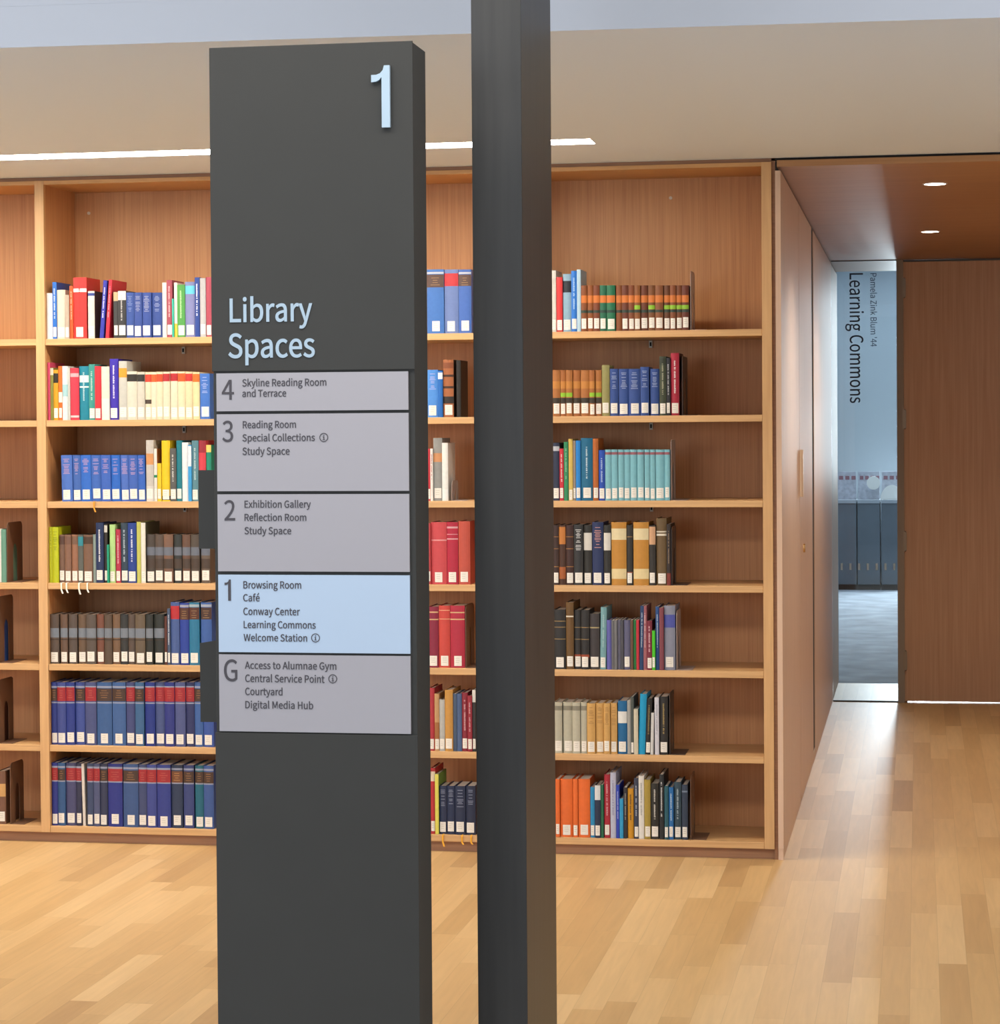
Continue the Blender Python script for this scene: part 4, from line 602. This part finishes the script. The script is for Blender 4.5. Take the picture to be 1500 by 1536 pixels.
    (-0.3721, 0.0162, 7, 0.1852, '#1c70b8', 'bright blue book, bottom shelf, right of the post', '', 'L V#b8d4f0'),
    (-0.3532, 0.0243, 7, 0.2036, '#2c4858', 'slate teal book, bottom shelf, right of the post', '', 'L V#a8bcc8'),
    (-0.3263, 0.0206, 7, 0.1951, '#2c3c54', 'blue-grey book beside the bookend, bottom shelf, right of the post', '', 'L b.86-.89#7888a0'),
    (-2.87, 0.0173, 4, 0.1986, '#f0ece6', 'white book beside the green book, fourth shelf, leftmost bay', '', ''),
    (-2.8521, 0.0191, 4, 0.1967, '#6a9c88', 'green book against the bookend, fourth shelf, leftmost bay', '', ''),
    (-2.8878, 0.0163, 5, 0.1953, '#2c5cb0', 'blue book seen behind the bookend, fifth shelf, leftmost bay', '', ''),
    (-2.8911, 0.0139, 6, 0.2285, '#4a2c24', 'dark brown book, sixth shelf, leftmost bay', '', ''),
    (-2.8784, 0.0323, 7, 0.1976, '#7a5440', 'brown book with white label, bottom shelf, leftmost bay', '', 'L b.52-.76#d8a868'),
]

# ================================================================== SETTING
HZ, CZ, YD = 2.4567, 2.4252, 4.8717
KZ, S = 0.0613, 0.3
BX = [-3.590, -2.701, -1.812, -0.923, -0.0344]          # left edges of the uprights
UW = 0.0344
BACK = 0.335
struct('floor', (-9, 6, -3.3, 5.818, -.05, 0), M_floor)
struct('floor_rear', (-9, 6, -12.5, -3.3, -.05, 0), plain('neutral_bounce_floor', (.50, .50, .50), .9, noise=.1, scale=40))  # unseen rear floor, neutral grey chosen to weaken the warm bounce
struct('floor_commons', (-5, 6, 5.818, 14.6, -.05, 0), M_carpet)
# lowered ceiling in front of the bookcase, with an open slot for the linear light
sf = MB()
def fy(x): return -2.7925 + (x + .2315) * .0335 * 1.0
SX1, SY0, SY1 = -.545, -.695, -.545
sf.prism([(-9, fy(-9)), (6, fy(6)), (6, SY0), (-9, SY0)], 'z', HZ, HZ + .10)
sf.m[2] = 1                                            # the front edge carries the fascia paint
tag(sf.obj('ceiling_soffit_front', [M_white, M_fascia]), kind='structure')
struct('ceiling_soffit_back', (-9, 6, SY1, .36, HZ, HZ + .10), M_white)
struct('ceiling_soffit_right', (SX1 + .002, 6, SY0, SY1, HZ, HZ + .10), M_white)
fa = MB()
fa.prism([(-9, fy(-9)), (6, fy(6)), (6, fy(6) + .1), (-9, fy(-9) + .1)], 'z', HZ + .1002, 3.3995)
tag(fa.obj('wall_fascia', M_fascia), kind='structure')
struct('ceiling', (-9, 6, -12.5, -2.5, 3.4, 3.5), M_white)
struct('wall_back', (-9, -.001, .352, .40, 0, HZ), M_wall)
# corridor
CWX = .032
PX = .0135
wl = MB()
wl.box(PX, CWX, .0, 1.268, .040, 2.412); wl.box(PX, CWX, 2.620, 5.87, .0, 2.412)
wl.box(PX, CWX, 2.440, 2.620, 0, .046); wl.box(PX, CWX - .001, .004, 1.268, 0, .0395)
tag(wl.obj('wall_left', M_panel), kind='structure')
struct('trim_1', (.0002, PX - .0005, .012, .40, .0, HZ), M_kick)             # shadow gap between bookcase and panelling
struct('gap_shade_2', (PX, CWX - .012, .01, 5.87, 2.4125, HZ - .012), M_dark)  # black strip painting in the shade between panelling and ceiling
struct('gap_shade_3', (PX - .009, PX - .0005, .42, 5.87, .0, 2.412), M_dark)  # black backing that paints the shade behind the panel seams
struct('groove_shade', (PX, CWX - .003, 2.4405, 2.6195, .0465, 2.412), M_dark)  # groove filled almost flush with black, its shade as colour
struct('wall_right', (1.95, 2.0, 0, YD, 0, CZ), M_panel)
struct('wall_front_right', (1.95, 6, -.05, 0, 0, HZ), M_wall)
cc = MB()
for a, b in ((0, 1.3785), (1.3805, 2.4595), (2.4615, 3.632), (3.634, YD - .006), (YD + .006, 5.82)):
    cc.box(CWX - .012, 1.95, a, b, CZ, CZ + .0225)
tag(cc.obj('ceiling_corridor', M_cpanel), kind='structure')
struct('gap_shade_4', (.0, 1.95, .012, 5.80, CZ + .0226, HZ - .0005), M_dark)  # black filler painting in the shade of the gap over the wood ceiling
struct('wall_header', (CWX, 1.95, 5.72, 5.82, CZ + .03, 3.1), M_bwall)
struct('wall_partition', (-5, .031, 5.871, 5.95, 0, 3.1), M_bwall)
struct('wall_partition_right', (1.40, 6, YD + .0, YD + .12, 0, 3.1), M_bwall)
struct('wall_commons', (-5, 6, 14.5, 14.6, 0, 3.1), M_bwall)
struct('wall_commons_left', (-5.1, -5, 5.9, 14.6, 0, 3.1), M_bwall)
struct('wall_commons_right', (6, 6.1, 5.0, 14.6, 0, 3.1), M_bwall)
struct('ceiling_commons', (-5, 6, 5.82, 14.6, 3.1, 3.2), M_white)

# concealed door in the corridor panelling
d2 = box('door_2', (PX, CWX, 1.280, 2.440, .006, 2.412), M_panel); d2['kind'] = 'structure'
hb = MB()
hb.box(CWX, CWX + .010, 1.318, 1.330, 1.235, 1.424)
hb.box(CWX + .0101, CWX + .0125, 1.314, 1.330, 1.235, 1.424)
tag(hb.obj('pull_handle', plain('pale_wood_pull', (.85, .70, .54), .35), d2), 'pale vertical bar handle')
lk = MB()
lk.prism([(1.555 + .018 * math.cos(k * math.pi / 8), 1.0158 + .018 * math.sin(k * math.pi / 8)) for k in range(16)], 'x', CWX, CWX + .008)
tag(lk.obj('lock', M_brass, d2), 'round brass lock cylinder')

# main corridor door with frame, hinges
fr = MB()
fr.box(.388, .4245, YD - .03, YD + .09, 0, CZ - .001)
fr.box(1.385, 1.42, YD - .03, YD + .09, 0, CZ - .001)
fr.box(.4245, .44, YD + .038, YD + .09, 0, CZ - .001)
fr.box(.44, 1.385, YD + .038, YD + .09, CZ - .02, CZ - .001)
d1 = box('door_1', (.4250, 1.3845, YD - .012, YD + .036, .008, CZ - .014), M_door); d1['kind'] = 'structure'
fr.obj('door_frame', M_frame, d1)
for z in (2.27, 1.553, .885, .232):
    h = MB()
    h.prism([(.4268 + .0075 * math.cos(k * math.pi / 5), YD - .022 + .0075 * math.sin(k * math.pi / 5)) for k in range(10)], 'z', z - .055, z + .055)
    h.box(.416, .438, YD - .034, YD - .0305, z - .05, z + .05)
    h.obj('hinge', plain('hinge_steel', (.30, .26, .21), .35, metal=.8), d1)
# glass sidelight
w1 = box('window_1', (.034, .3875, YD - .004, YD + .004, .006, CZ - .001), M_glass); w1['kind'] = 'structure'
b = MB(); b.box(.034, .3875, YD - .008, YD + .008, 0, .006); b.box(.034, .3875, YD - .006, YD + .006, CZ - .004, CZ)
b.obj('glazing_channel', M_dark, w1)
lt = MB()
for kind, s, xb, xc, z0, z1 in TEXT['W']:
    v, f = text_pts(s, 1.0, .0030 if s[0] == 'L' else .0012)
    ax = min(p[0] for p in v); bx = max(p[0] for p in v)
    sl = (z0 - z1) / (bx - ax); sc = (xc - xb) / CAP; n = len(lt.v)
    lt.v += [(xb + p[1] * sc, YD - .0045 - (p[2] * .5 + .5) * .0008, z0 - (p[0] - ax) * sl) for p in v]
    lt.f += [tuple(n + k for k in q) for q in f]; lt.m += [0] * len(f)
tag(lt.obj('lettering', M_navy, w1), 'dark vinyl lettering reading downwards')
dt = MB()
for k in range(7):
    x = .0795 + k * .0475
    dt.box(x, x + .011, YD - .0053, YD - .0046, .725, .763)
tag(dt.obj('safety_marks', plain('pale_vinyl', (.52, .72, .88), .7), w1), 'row of pale dashes on the glass')

# ================================================================== LINEAR SLOT LIGHT
sl = thing('slot_light', 'long glowing linear light recessed in the pale ceiling before the bookcase', 'ceiling light', (SX1, -.62, HZ))
b = MB(); b.box(-7.0 - SX1, 0, SY0 + .62, SY1 + .62, .012, .016)
b.obj('diffuser', emit('slot_glow', (1.0, .90, .76), SLOT), sl)
b = MB()
b.box(-7.0 - SX1, -.001, SY0 + .62 + .001, SY0 + .62 + .004, .0, .05); b.box(-7.0 - SX1, -.001, SY1 + .62 - .004, SY1 + .62 - .001, .0, .05)
b.box(-7.0 - SX1, 0, SY0 + .625, SY1 + .615, .05, .055)
b.obj('housing', M_white, sl)

for (x, y, lab) in ((.567, .725, 'round recessed downlight in the wood ceiling, the one nearer the bookcase'),
                    (.560, 2.968, 'round recessed downlight in the wood ceiling, the one nearer the door')):
    t = thing('downlight', lab, 'ceiling light', (x, y, CZ), 'corridor downlights')
    n = 28; r0, r1 = .040, .046
    b = MB()
    for k in range(n):
        a, c = 2 * math.pi * k / n, 2 * math.pi * (k + 1) / n
        ring = [(r1, 0), (r1, -.003), (r0, -.003), (r0, 0)]
        for q in range(3):
            (ra, za), (rb, zb) = ring[q], ring[q + 1]
            b.quad([(ra * math.cos(a), ra * math.sin(a), za), (ra * math.cos(c), ra * math.sin(c), za),
                    (rb * math.cos(c), rb * math.sin(c), zb), (rb * math.cos(a), rb * math.sin(a), zb)])
    b.obj('trim_ring', plain('trim_white', (.8, .78, .74), .4), t)
    b = MB(); b.prism([(r0 * math.cos(2 * math.pi * k / n), r0 * math.sin(2 * math.pi * k / n)) for k in range(n)], 'z', -.0022, -.0008)
    b.obj('lens', emit('downlight_glow', (1, .93, .82), 14), t)
    d = bpy.data.lights.new('downlight_beam', 'SPOT'); d.energy = DOWN; d.color = (1, .88, .72); d.spot_size = math.radians(128); d.spot_blend = 1.0; d.shadow_soft_size = .04
    o = bpy.data.objects.new('downlight_beam', d); COL.objects.link(o); o.parent = t; o.location = (0, 0, -.012)

# ================================================================== BOOKCASE
bc = thing('bookcase', 'long built-in oak bookcase of seven shelves per bay filled with books', 'bookcase', (BX[0], 0, 0))
TOPZ = 2.443
for x in BX:
    b = MB(); px_ = x - bc.location.x
    b.box(px_, px_ + UW, .018, BACK - .001, .0385, TOPZ, 0); b.box(px_, px_ + UW, 0, .0178, .0385, TOPZ, 1)
    b.obj('upright', [M_ven, M_solid], bc)
b = MB()
P = bc.location
box('top_panel', (BX[0], 0, .004, BACK, TOPZ - .014, TOPZ), wood('oak_top', (.50, .26, .09), (.62, .34, .13), (5, 120, 120), .45), bc)
box('cornice', (BX[0], 0, .012, BACK, TOPZ + .0003, HZ - .0005), M_kick, bc)
box('back_panel', (BX[0], -.001, BACK + .0005, BACK + .0145, .0385, TOPZ), M_ven, bc)
box('kickboard', (BX[0], .0045, .025, .045, 0, .038), M_kick, bc)
for i in range(7):
    zt = KZ + S * (6 - i)
    for k in range(4):
        x0, x1 = BX[k] + UW + .0006, BX[k + 1] - .0006
        box('shelf' if i < 6 else 'base_shelf', (x0, x1, .003, BACK - .002, zt - .0235, zt), M_shelf, bc, .0012)
        if i < 6:
            xm = (x0 + x1) / 2
            b = MB(); q = Vector((xm, BACK, zt)) - P
            b.box(q.x - .006, q.x + .006, q.y - .010, q.y - .0005, q.z - .050, q.z - .024)
            b.box(q.x - .003, q.x + .003, q.y - .013, q.y - .0101, q.z - .044, q.z - .030, 1)
            if 0 <= i <= 2: b.obj('shelf_clip', [M_clip, M_dark], bc)
for x, z in ((-2.6112, 2.3517), (-.3857, 2.3574)):
    b = MB(); q = Vector((x, BACK, z)) - P
    b.prism([(q.x + .006 * math.cos(k * math.pi / 6), q.z + .006 * math.sin(k * math.pi / 6)) for k in range(12)], 'y', q.y - .004, q.y + .0005)
    b.obj('screw', M_clip, bc)

# ------------------------------------------------------------------ books
def opt(tokens, key):
    return [t[len(key):] for t in tokens if t.startswith(key)]
def book_mat(h):
    return plain('cover_' + h.lstrip('#'), tuple(c * .75 for c in lin(h)[:3]), .5, noise=.10, scale=90)

def make_book(x0, w, shelf, h, color, label, group, opts):
    tk = opts.split()
    rnd = random.Random(label)
    ang = float(opt(tk, 'a')[0]) if opt(tk, 'a') else 0.
    z = KZ + S * (7 - shelf)
    pivot = w if ang > 0 else 0.
    root = thing('book', label, 'book', (x0 + pivot, .012 + rnd.random() * .008, z + .0003), group or None)
    root.rotation_euler = (0, math.radians(ang), 0)
    d = float(opt(tk, 'd')[0]) if opt(tk, 'd') else min(.20, max(.11, h * .70) + rnd.uniform(-.01, .015))
    ox = -pivot
    t = min(.0025, w * .16); hard = w > .016
    bulge = min(.0045, w * .14) if hard else min(.0015, w * .1)
    n = 6 if hard else 3
    arc = []
    for k in range(n + 1):
        u = k / n
        arc.append((u * w, bulge * (1 - math.sin(math.pi * u) ** .8)))
    outer = [(0, d)] + arc + [(w, d)]
    inner = [(t, d)] + [(t + (w - 2 * t) * p[0] / w, p[1] + t) for p in arc] + [(w - t, d)]
    bands = []
    for s in opt(tk, 'b'):
        rg, hx = s.split('#'); a, c = rg.split('-'); bands.append((float(a) * h, float(c) * h, '#' + hx))
    boards = opt(tk, 'c#')
    mats = [book_mat(color)]; idx = {color: 0}
    def mi(hx):
        if hx not in idx: idx[hx] = len(mats); mats.append(book_mat(hx))
        return idx[hx]
    bi = mi('#' + boards[0]) if boards else 0
    lv = sorted({0, h} | {v for bb in bands for v in bb[:2]})
    b = MB(); N_ = len(outer)
    for za, zb in zip(lv[:-1], lv[1:]):
        zm = (za + zb) / 2; col = 0
        for bb in bands:
            if bb[0] < zm < bb[1]: col = mi(bb[2])
        for k in range(N_ - 1):
            (xa, ya), (xb, yb) = outer[k], outer[k + 1]
            m = bi if k in (0, N_ - 2) else col
            b.quad([(ox + xa, ya, za), (ox + xb, yb, za), (ox + xb, yb, zb), (ox + xa, ya, zb)], m)
            (xa, ya), (xb, yb) = inner[k], inner[k + 1]
            b.quad([(ox + xb, yb, za), (ox + xa, ya, za), (ox + xa, ya, zb), (ox + xb, yb, zb)], bi)
    for zz in (0, h):
        for k in range(N_ - 1):
            q = [outer[k], outer[k + 1], inner[k + 1], inner[k]]
            b.quad([(ox + p[0], p[1], zz) for p in (q if zz == 0 else q[::-1])], bi)
    for side in ((0, 'o'), (-1, 'i')):
        k = side[0]
        (xa, ya), (xb, yb) = outer[k], inner[k]
        b.quad([(ox + xa, ya, 0), (ox + xb, yb, 0), (ox + xb, yb, h), (ox + xa, ya, h)], bi)
    b.obj('cover', mats, root)
    b = MB(); g = .0004; rec = .003 if hard else .0006
    b.box(ox + t + g, ox + w - t - g, bulge + t + g, d - rec, rec, h - rec)
    b.obj('page_block', M_page, root)
    def on_spine(u):
        return bulge * (1 - math.sin(math.pi * min(max(u, 0), 1)) ** .8)
    def patch(mb, ua, ub, za, zb, lift=.0005):
        for k in range(3):
            a, c = ua + (ub - ua) * k / 3, ua + (ub - ua) * (k + 1) / 3
            ya, yc = on_spine(a) - lift, on_spine(c) - lift
            mb.quad([(ox + a * w, ya, za), (ox + c * w, yc, za), (ox + c * w, yc, zb), (ox + a * w, ya, zb)])
    if 'L' in tk or 'L0' in tk:
        lw = min(.78, .027 / w) / 2
        cc_ = .5 + rnd.uniform(-.04, .04); lo = .008 + rnd.uniform(-.002, .003) if 'L' in tk else .003
        b = MB(); patch(b, max(.04, cc_ - lw), min(.96, cc_ + lw), lo, lo + .036)
        n_ = len(b.f)
        for q in range(3):
            zl = lo + .027 - q * .0075
            patch(b, cc_ - lw * .62, cc_ + lw * rnd.uniform(.2, .62), zl, zl + .0022, .0008)
        b.m[n_:] = [1] * (len(b.f) - n_)
        b.obj('call_label', [M_label, M_ink], root)
    for hx in opt(tk, 'V#'):
        b = MB(); zc = h * .30 + .012; lw = min(.32, .006 / w) / 2
        while zc < h * .88:
            ln = rnd.uniform(.0022, .0048)
            if rnd.random() < .86: patch(b, .5 - lw, .5 + lw * rnd.uniform(.5, 1), zc, zc + ln * .72, .0004)
            zc += ln
        b.obj('spine_lettering', book_mat('#' + hx), root)
    for hx in opt(tk, 'H#'):
        b = MB(); zc = h * .92
        while zc > h * .58:
            hw = rnd.uniform(.14, .34); patch(b, .5 - hw, .5 + hw, zc - .0022, zc, .0004)
            zc -= rnd.choice((.005, .005, .006, .011))
        b.obj('spine_lettering', book_mat('#' + hx), root)
    for hx in opt(tk, 'T#'):
        b = MB()
        for q in range(4):
            hw = rnd.uniform(.12, .30); zc = h * (.87 - q * .036)
            patch(b, .5 - hw, .5 + hw, zc - .0016, zc, .0004)
        b.obj('title_lettering', book_mat('#' + hx), root)
    for hx in opt(tk, 'r#'):
        b = MB(); xs = ox + w * rnd.uniform(.3, .7); f = root.location.y
        pts = [(.004, .0006), (-.002, .0006), (-f - .0020, .0004), (-f - .0036, -.006), (-f - .003, -.024), (-f - .005, -.030 - rnd.random() * .012)]
        for (ya, za), (yb, zb) in zip(pts[:-1], pts[1:]):
            sh = (za < -.02) * .006
            b.quad([(xs, ya, za), (xs + .006, ya, za), (xs + .006 + sh, yb, zb), (xs + sh, yb, zb)])
        rb = b.obj('marker_ribbon', plain('ribbon_' + hx, '#' + hx, .6), root)
        md = rb.modifiers.new('solid', 'SOLIDIFY'); md.thickness = .0005
    return root
for rec in BOOKS: make_book(*rec)

# ------------------------------------------------------------------ bookends
def make_bookend(x, shelf, h, depth, label, mat, arch=True, y0=.02):
    z = KZ + S * (7 - shelf) + .0004
    t = thing('bookend', label, 'bookend', (x, y0, z), 'metal bookends')
    # upright plate in the YZ plane with an arched cut-out
    r = .016; yc = depth * .52; n = 10; hz = h * .62
    b = MB(); T = .0016
    out = [(0, 0), (0, h - .02)] + [(.02 - .02 * math.cos(k * math.pi / 10), h - .02 + .02 * math.sin(k * math.pi / 10)) for k in range(1, 6)]
    out += [(depth - .02 + .02 * math.sin(k * math.pi / 10), h - .02 + .02 * math.cos(k * math.pi / 10)) for k in range(0, 6)] + [(depth, 0)]
    if arch:
        inn = [(yc - r * 1.3, 0)] + [(yc - r * 1.3 * math.cos(k * math.pi / n), hz - r * 2 + r * 2.2 * math.sin(k * math.pi / n)) for k in range(n + 1)] + [(yc + r * 1.3, 0)]
        half = len(out) // 2; hi = len(inn) // 2
        polyA = out[:half + 1] + inn[hi::-1]
        polyB = out[half:] + inn[:hi - 1:-1]
        b.prism(polyA, 'x', 0, T); b.prism(polyB, 'x', 0, T)
    else:
        b.prism(out, 'x', 0, T)
    b.obj('plate', mat, t)
    b = MB(); b.box(T + .0002, .055, 0, depth, 0, .0012); b.obj('base', mat, t)
    return t
M_bedark = plain('dark_bookend', (.055, .04, .035), .4)
M_begrey = plain('grey_bookend', (.33, .27, .25), .4)
for (x, s, zt, dep, lab, mat) in (
    (-2.831, 4, 1.1833, .153, 'brown metal bookend beside the green book, fourth shelf, leftmost bay', M_bookend),
    (-2.8675, 5, .9082, .145, 'brown arched bookend, fifth shelf, leftmost bay', M_bookend),
    (-2.8701, 6, .598, .143, 'brown arched bookend, sixth shelf, leftmost bay', M_bookend),
    (-2.8284, 7, .2881, .133, 'brown arched bookend, bottom shelf, leftmost bay', M_bookend),
    (-1.1478, 3, 1.4032 - .07, .12, 'greyish bookend beside the white book, third shelf, between sign and post', M_begrey),
    (-1.1005, 5, .8936 - .01, .16, 'brown bookend beside the crimson volume, fifth shelf, between sign and post', M_bookend),
    (-.2862, 1, 2.0704, .15, 'slim grey bookend after the leather volumes, top shelf, right of the post', M_begrey),
    (-.3175, 2, 1.7754 - .005, .19, 'dark bookend beside the crimson book, second shelf, right of the post', M_bedark),
    (-.3586, 3, 1.475, .15, 'thin pale bookend after the light cyan volumes, third shelf, right of the post', M_begrey),
    (-.3580, 4, 1.1784 - .01, .15, 'dark bookend after the narrow black book, fourth shelf, right of the post', M_bedark),
    (-.3425, 5, .8909 - .02, .15, 'dark bookend after the wide grey book, fifth shelf, right of the post', M_begrey),
    (-.3690, 6, .5792, .15, 'dark bookend beside the black book, sixth shelf, right of the post', M_bedark),
    (-.2960, 7, .2969 - .01, .15, 'brown bookend after the last books, bottom shelf, right of the post', M_bookend)):
    make_bookend(x, s, zt - (KZ + S * (7 - s)), dep, lab, mat, arch=True)

# ================================================================== SIGN
SX0, SX, SYF, SYB = -.8505, -.4475, -3.9, -3.773
sg = thing('directory_sign', 'tall charcoal library directory pylon with pale lettering and five floor panels', 'sign', (-.649, -3.8365, 0))
Q = sg.location
box('body', (SX0 + .0012, SX - .0012, SYF + .005, SYB, 0, 2.262), M_sign, sg, .001)
hd = box('header_panel', (SX0, SX, SYF, SYF + .0046, 1.6365, 2.2635), M_sign, sg, .0008)
ft = box('lower_panel', (SX0, SX, SYF, SYF + .0046, 0.004, .9335), M_sign, sg, .0008)
def lettering(name, parts, mat, parent, y, thick, bold=0.):
    mb = MB()
    for s, x0, x1, z0, cap in parts:
        text_into(mb, s, x0 - Q.x, x1 - Q.x, z0, cap, y - Q.y, thick, bold)
    return mb.obj(name, mat, parent)
lettering('title_lettering', [q[1:] for q in TEXT['T']], M_ltxt, hd, SYF - .0002, .0016, .0048)
tag(lettering('floor_numeral', [q[1:] for q in TEXT['N']], M_ltxt, hd, SYF - .0008, .008), 'raised pale blue numeral one')
PX0, PX1 = -.8415, -.4608
for key, z0, z1, lab in (('4', 1.5589, 1.6325, None), ('3', 1.4035, 1.5531, None), ('2', 1.2478, 1.3975, None),
                         ('1', 1.0905, 1.2411, 'light blue panel for the current floor'), ('G', .9362, 1.0858, None)):
    pn = box('directory_panel', (PX0, PX1, SYF - .0010, SYF + .0046, z0, z1), M_plateb if key == '1' else M_plate, sg)
    if lab: pn['label'] = lab
    yy = SYF - .0012
    lettering('floor_character', [q[1:] for q in TEXT[key] if q[0] == 'n'], M_dtxt, pn, yy, .0006, .0022)
    lettering('room_list', [q[1:] for q in TEXT[key] if q[0] == 't'], M_dtxt, pn, yy, .0006, .0034)
    ic = [q for q in TEXT[key] if q[0] == 'i']
    if ic:
        mb = MB()
        for _, _, cx_, _, cz_, r in ic:
            n = 28
            for k in range(n):
                a, c = 2 * math.pi * k / n, 2 * math.pi * (k + 1) / n
                r2 = r * .82
                mb.quad([(cx_ - Q.x + r * math.cos(a), yy - .0006 - Q.y, cz_ + r * math.sin(a)), (cx_ - Q.x + r2 * math.cos(a), yy - .0006 - Q.y, cz_ + r2 * math.sin(a)),
                         (cx_ - Q.x + r2 * math.cos(c), yy - .0006 - Q.y, cz_ + r2 * math.sin(c)), (cx_ - Q.x + r * math.cos(c), yy - .0006 - Q.y, cz_ + r * math.sin(c))])
            for (xa, xb, za, zb) in ((-.09, .09, -.45, .18), (-.24, .09, .06, .18), (-.26, .26, -.52, -.42), (-.10, .10, .34, .54)):
                mb.box(cx_ - Q.x + xa * r, cx_ - Q.x + xb * r, yy - .0006 - Q.y, yy - Q.y, cz_ + za * r, cz_ + zb * r)
        mb.obj('information_symbol', M_dtxt, pn)
# leaflet holders fixed on the back, showing past the left edge
for z0, z1, slope in ((1.285, 1.4425, 0), (.9370, 1.0955, .006)):
    b = MB()
    b.prism([(-.9195, z0), (-.70, z0), (-.70, z1 + slope * 6), (-.9195, z1)], 'y', SYB + .0005, SYB + .0025)
    b.prism([(-.9195, z0), (-.70, z0), (-.70, z1 - .01), (-.9195, z1 - .01)], 'y', SYB + .030, SYB + .032)
    b.box(-.9195, -.9175, SYB + .0025, SYB + .030, z0, z1 - .004)
    b.box(-.702, -.70, SYB + .0025, SYB + .030, z0, z1 - .004)
    b.box(-.9175, -.702, SYB + .0025, SYB + .030, z0, z0 + .002)
    b.v = [(x - Q.x, y - Q.y, zz) for x, y, zz in b.v]
    b.obj('leaflet_holder', M_sign, sg)

# ================================================================== STEEL POST
pb = MB()
pb.box(-.0513, .0513, -.1985, .1985, 0, 3.398)
po = pb.obj('steel_post', wood('blackened_post', (.014, .014, .014), (.030, .029, .028), (60, 60, 2.5), .42), None, .0015, (-.3380, -3.4015, 0))
tag(po, 'dark blackened steel post rising from floor to ceiling beside the sign', 'post')

# ================================================================== COMMONS BEYOND THE GLASS
for k, (x0, x1, lab) in enumerate(((-.30, -.062, 'slate display cabinet seen through the glass, nearest the panelled wall'),
                                   (-.052, .152, 'slate display cabinet seen through the glass, middle one'),
                                   (.166, .40, 'slate display cabinet seen through the glass, nearest the door'))):
    t = thing('display_cabinet', lab, 'cabinet', ((x0 + x1) / 2, 13.85, 0), 'cabinets in the room beyond')
    box('body', (x0, x1, 13.85, 14.3, .05, .80), M_cab, t, .003)
    box('plinth', (x0 - .004, x1 + .004, 13.87, 14.3, 0, .05), M_dark, t)
    box('ledge', (x0, x1, 13.84, 14.3, .80, .83), plain('ledge_grey', (.30, .34, .38), .4), t)
    pb_ = box('display_board', (x0 + .004, x1 - .004, 14.0, 14.02, .83, 1.09), M_poster, t)
    b = MB(); z = 1.05
    for q in range(4):
        wd = (x1 - x0) * .16
        b.box(x0 + .02 + q * (x1 - x0) * .24 - t.location.x, x0 + .02 + q * (x1 - x0) * .24 + wd - t.location.x, 13.997 - t.location.y, 13.9995 - t.location.y, z - .035, z)
    b.obj('printed_patches', plain('printed_red_grey', (.25, .12, .15), .7), pb_)
for x, z, r, yy, lab in ((.094, .985, .062, 13.93, 'pale round paper disc on the middle display cabinet'), (.262, .905, .10, 13.92, 'pale domed paper fan on the display cabinet nearest the door')):
    b = MB(); n = 24
    poly = [(x + r * math.cos(math.pi * 2 * k / n), z + r * math.sin(math.pi * 2 * k / n)) for k in range(n)] if r < .08 else \
           [(x + r * 1.05 * math.cos(math.pi * k / n), .8305 + r * 1.35 * math.sin(math.pi * k / n)) for k in range(n + 1)]
    if r < .08: poly = [(u, max(v, .8305)) for u, v in poly]
    b.prism(poly, 'y', yy, yy + .012)
    tag(b.obj('paper_disc', M_disc), lab, 'decoration')
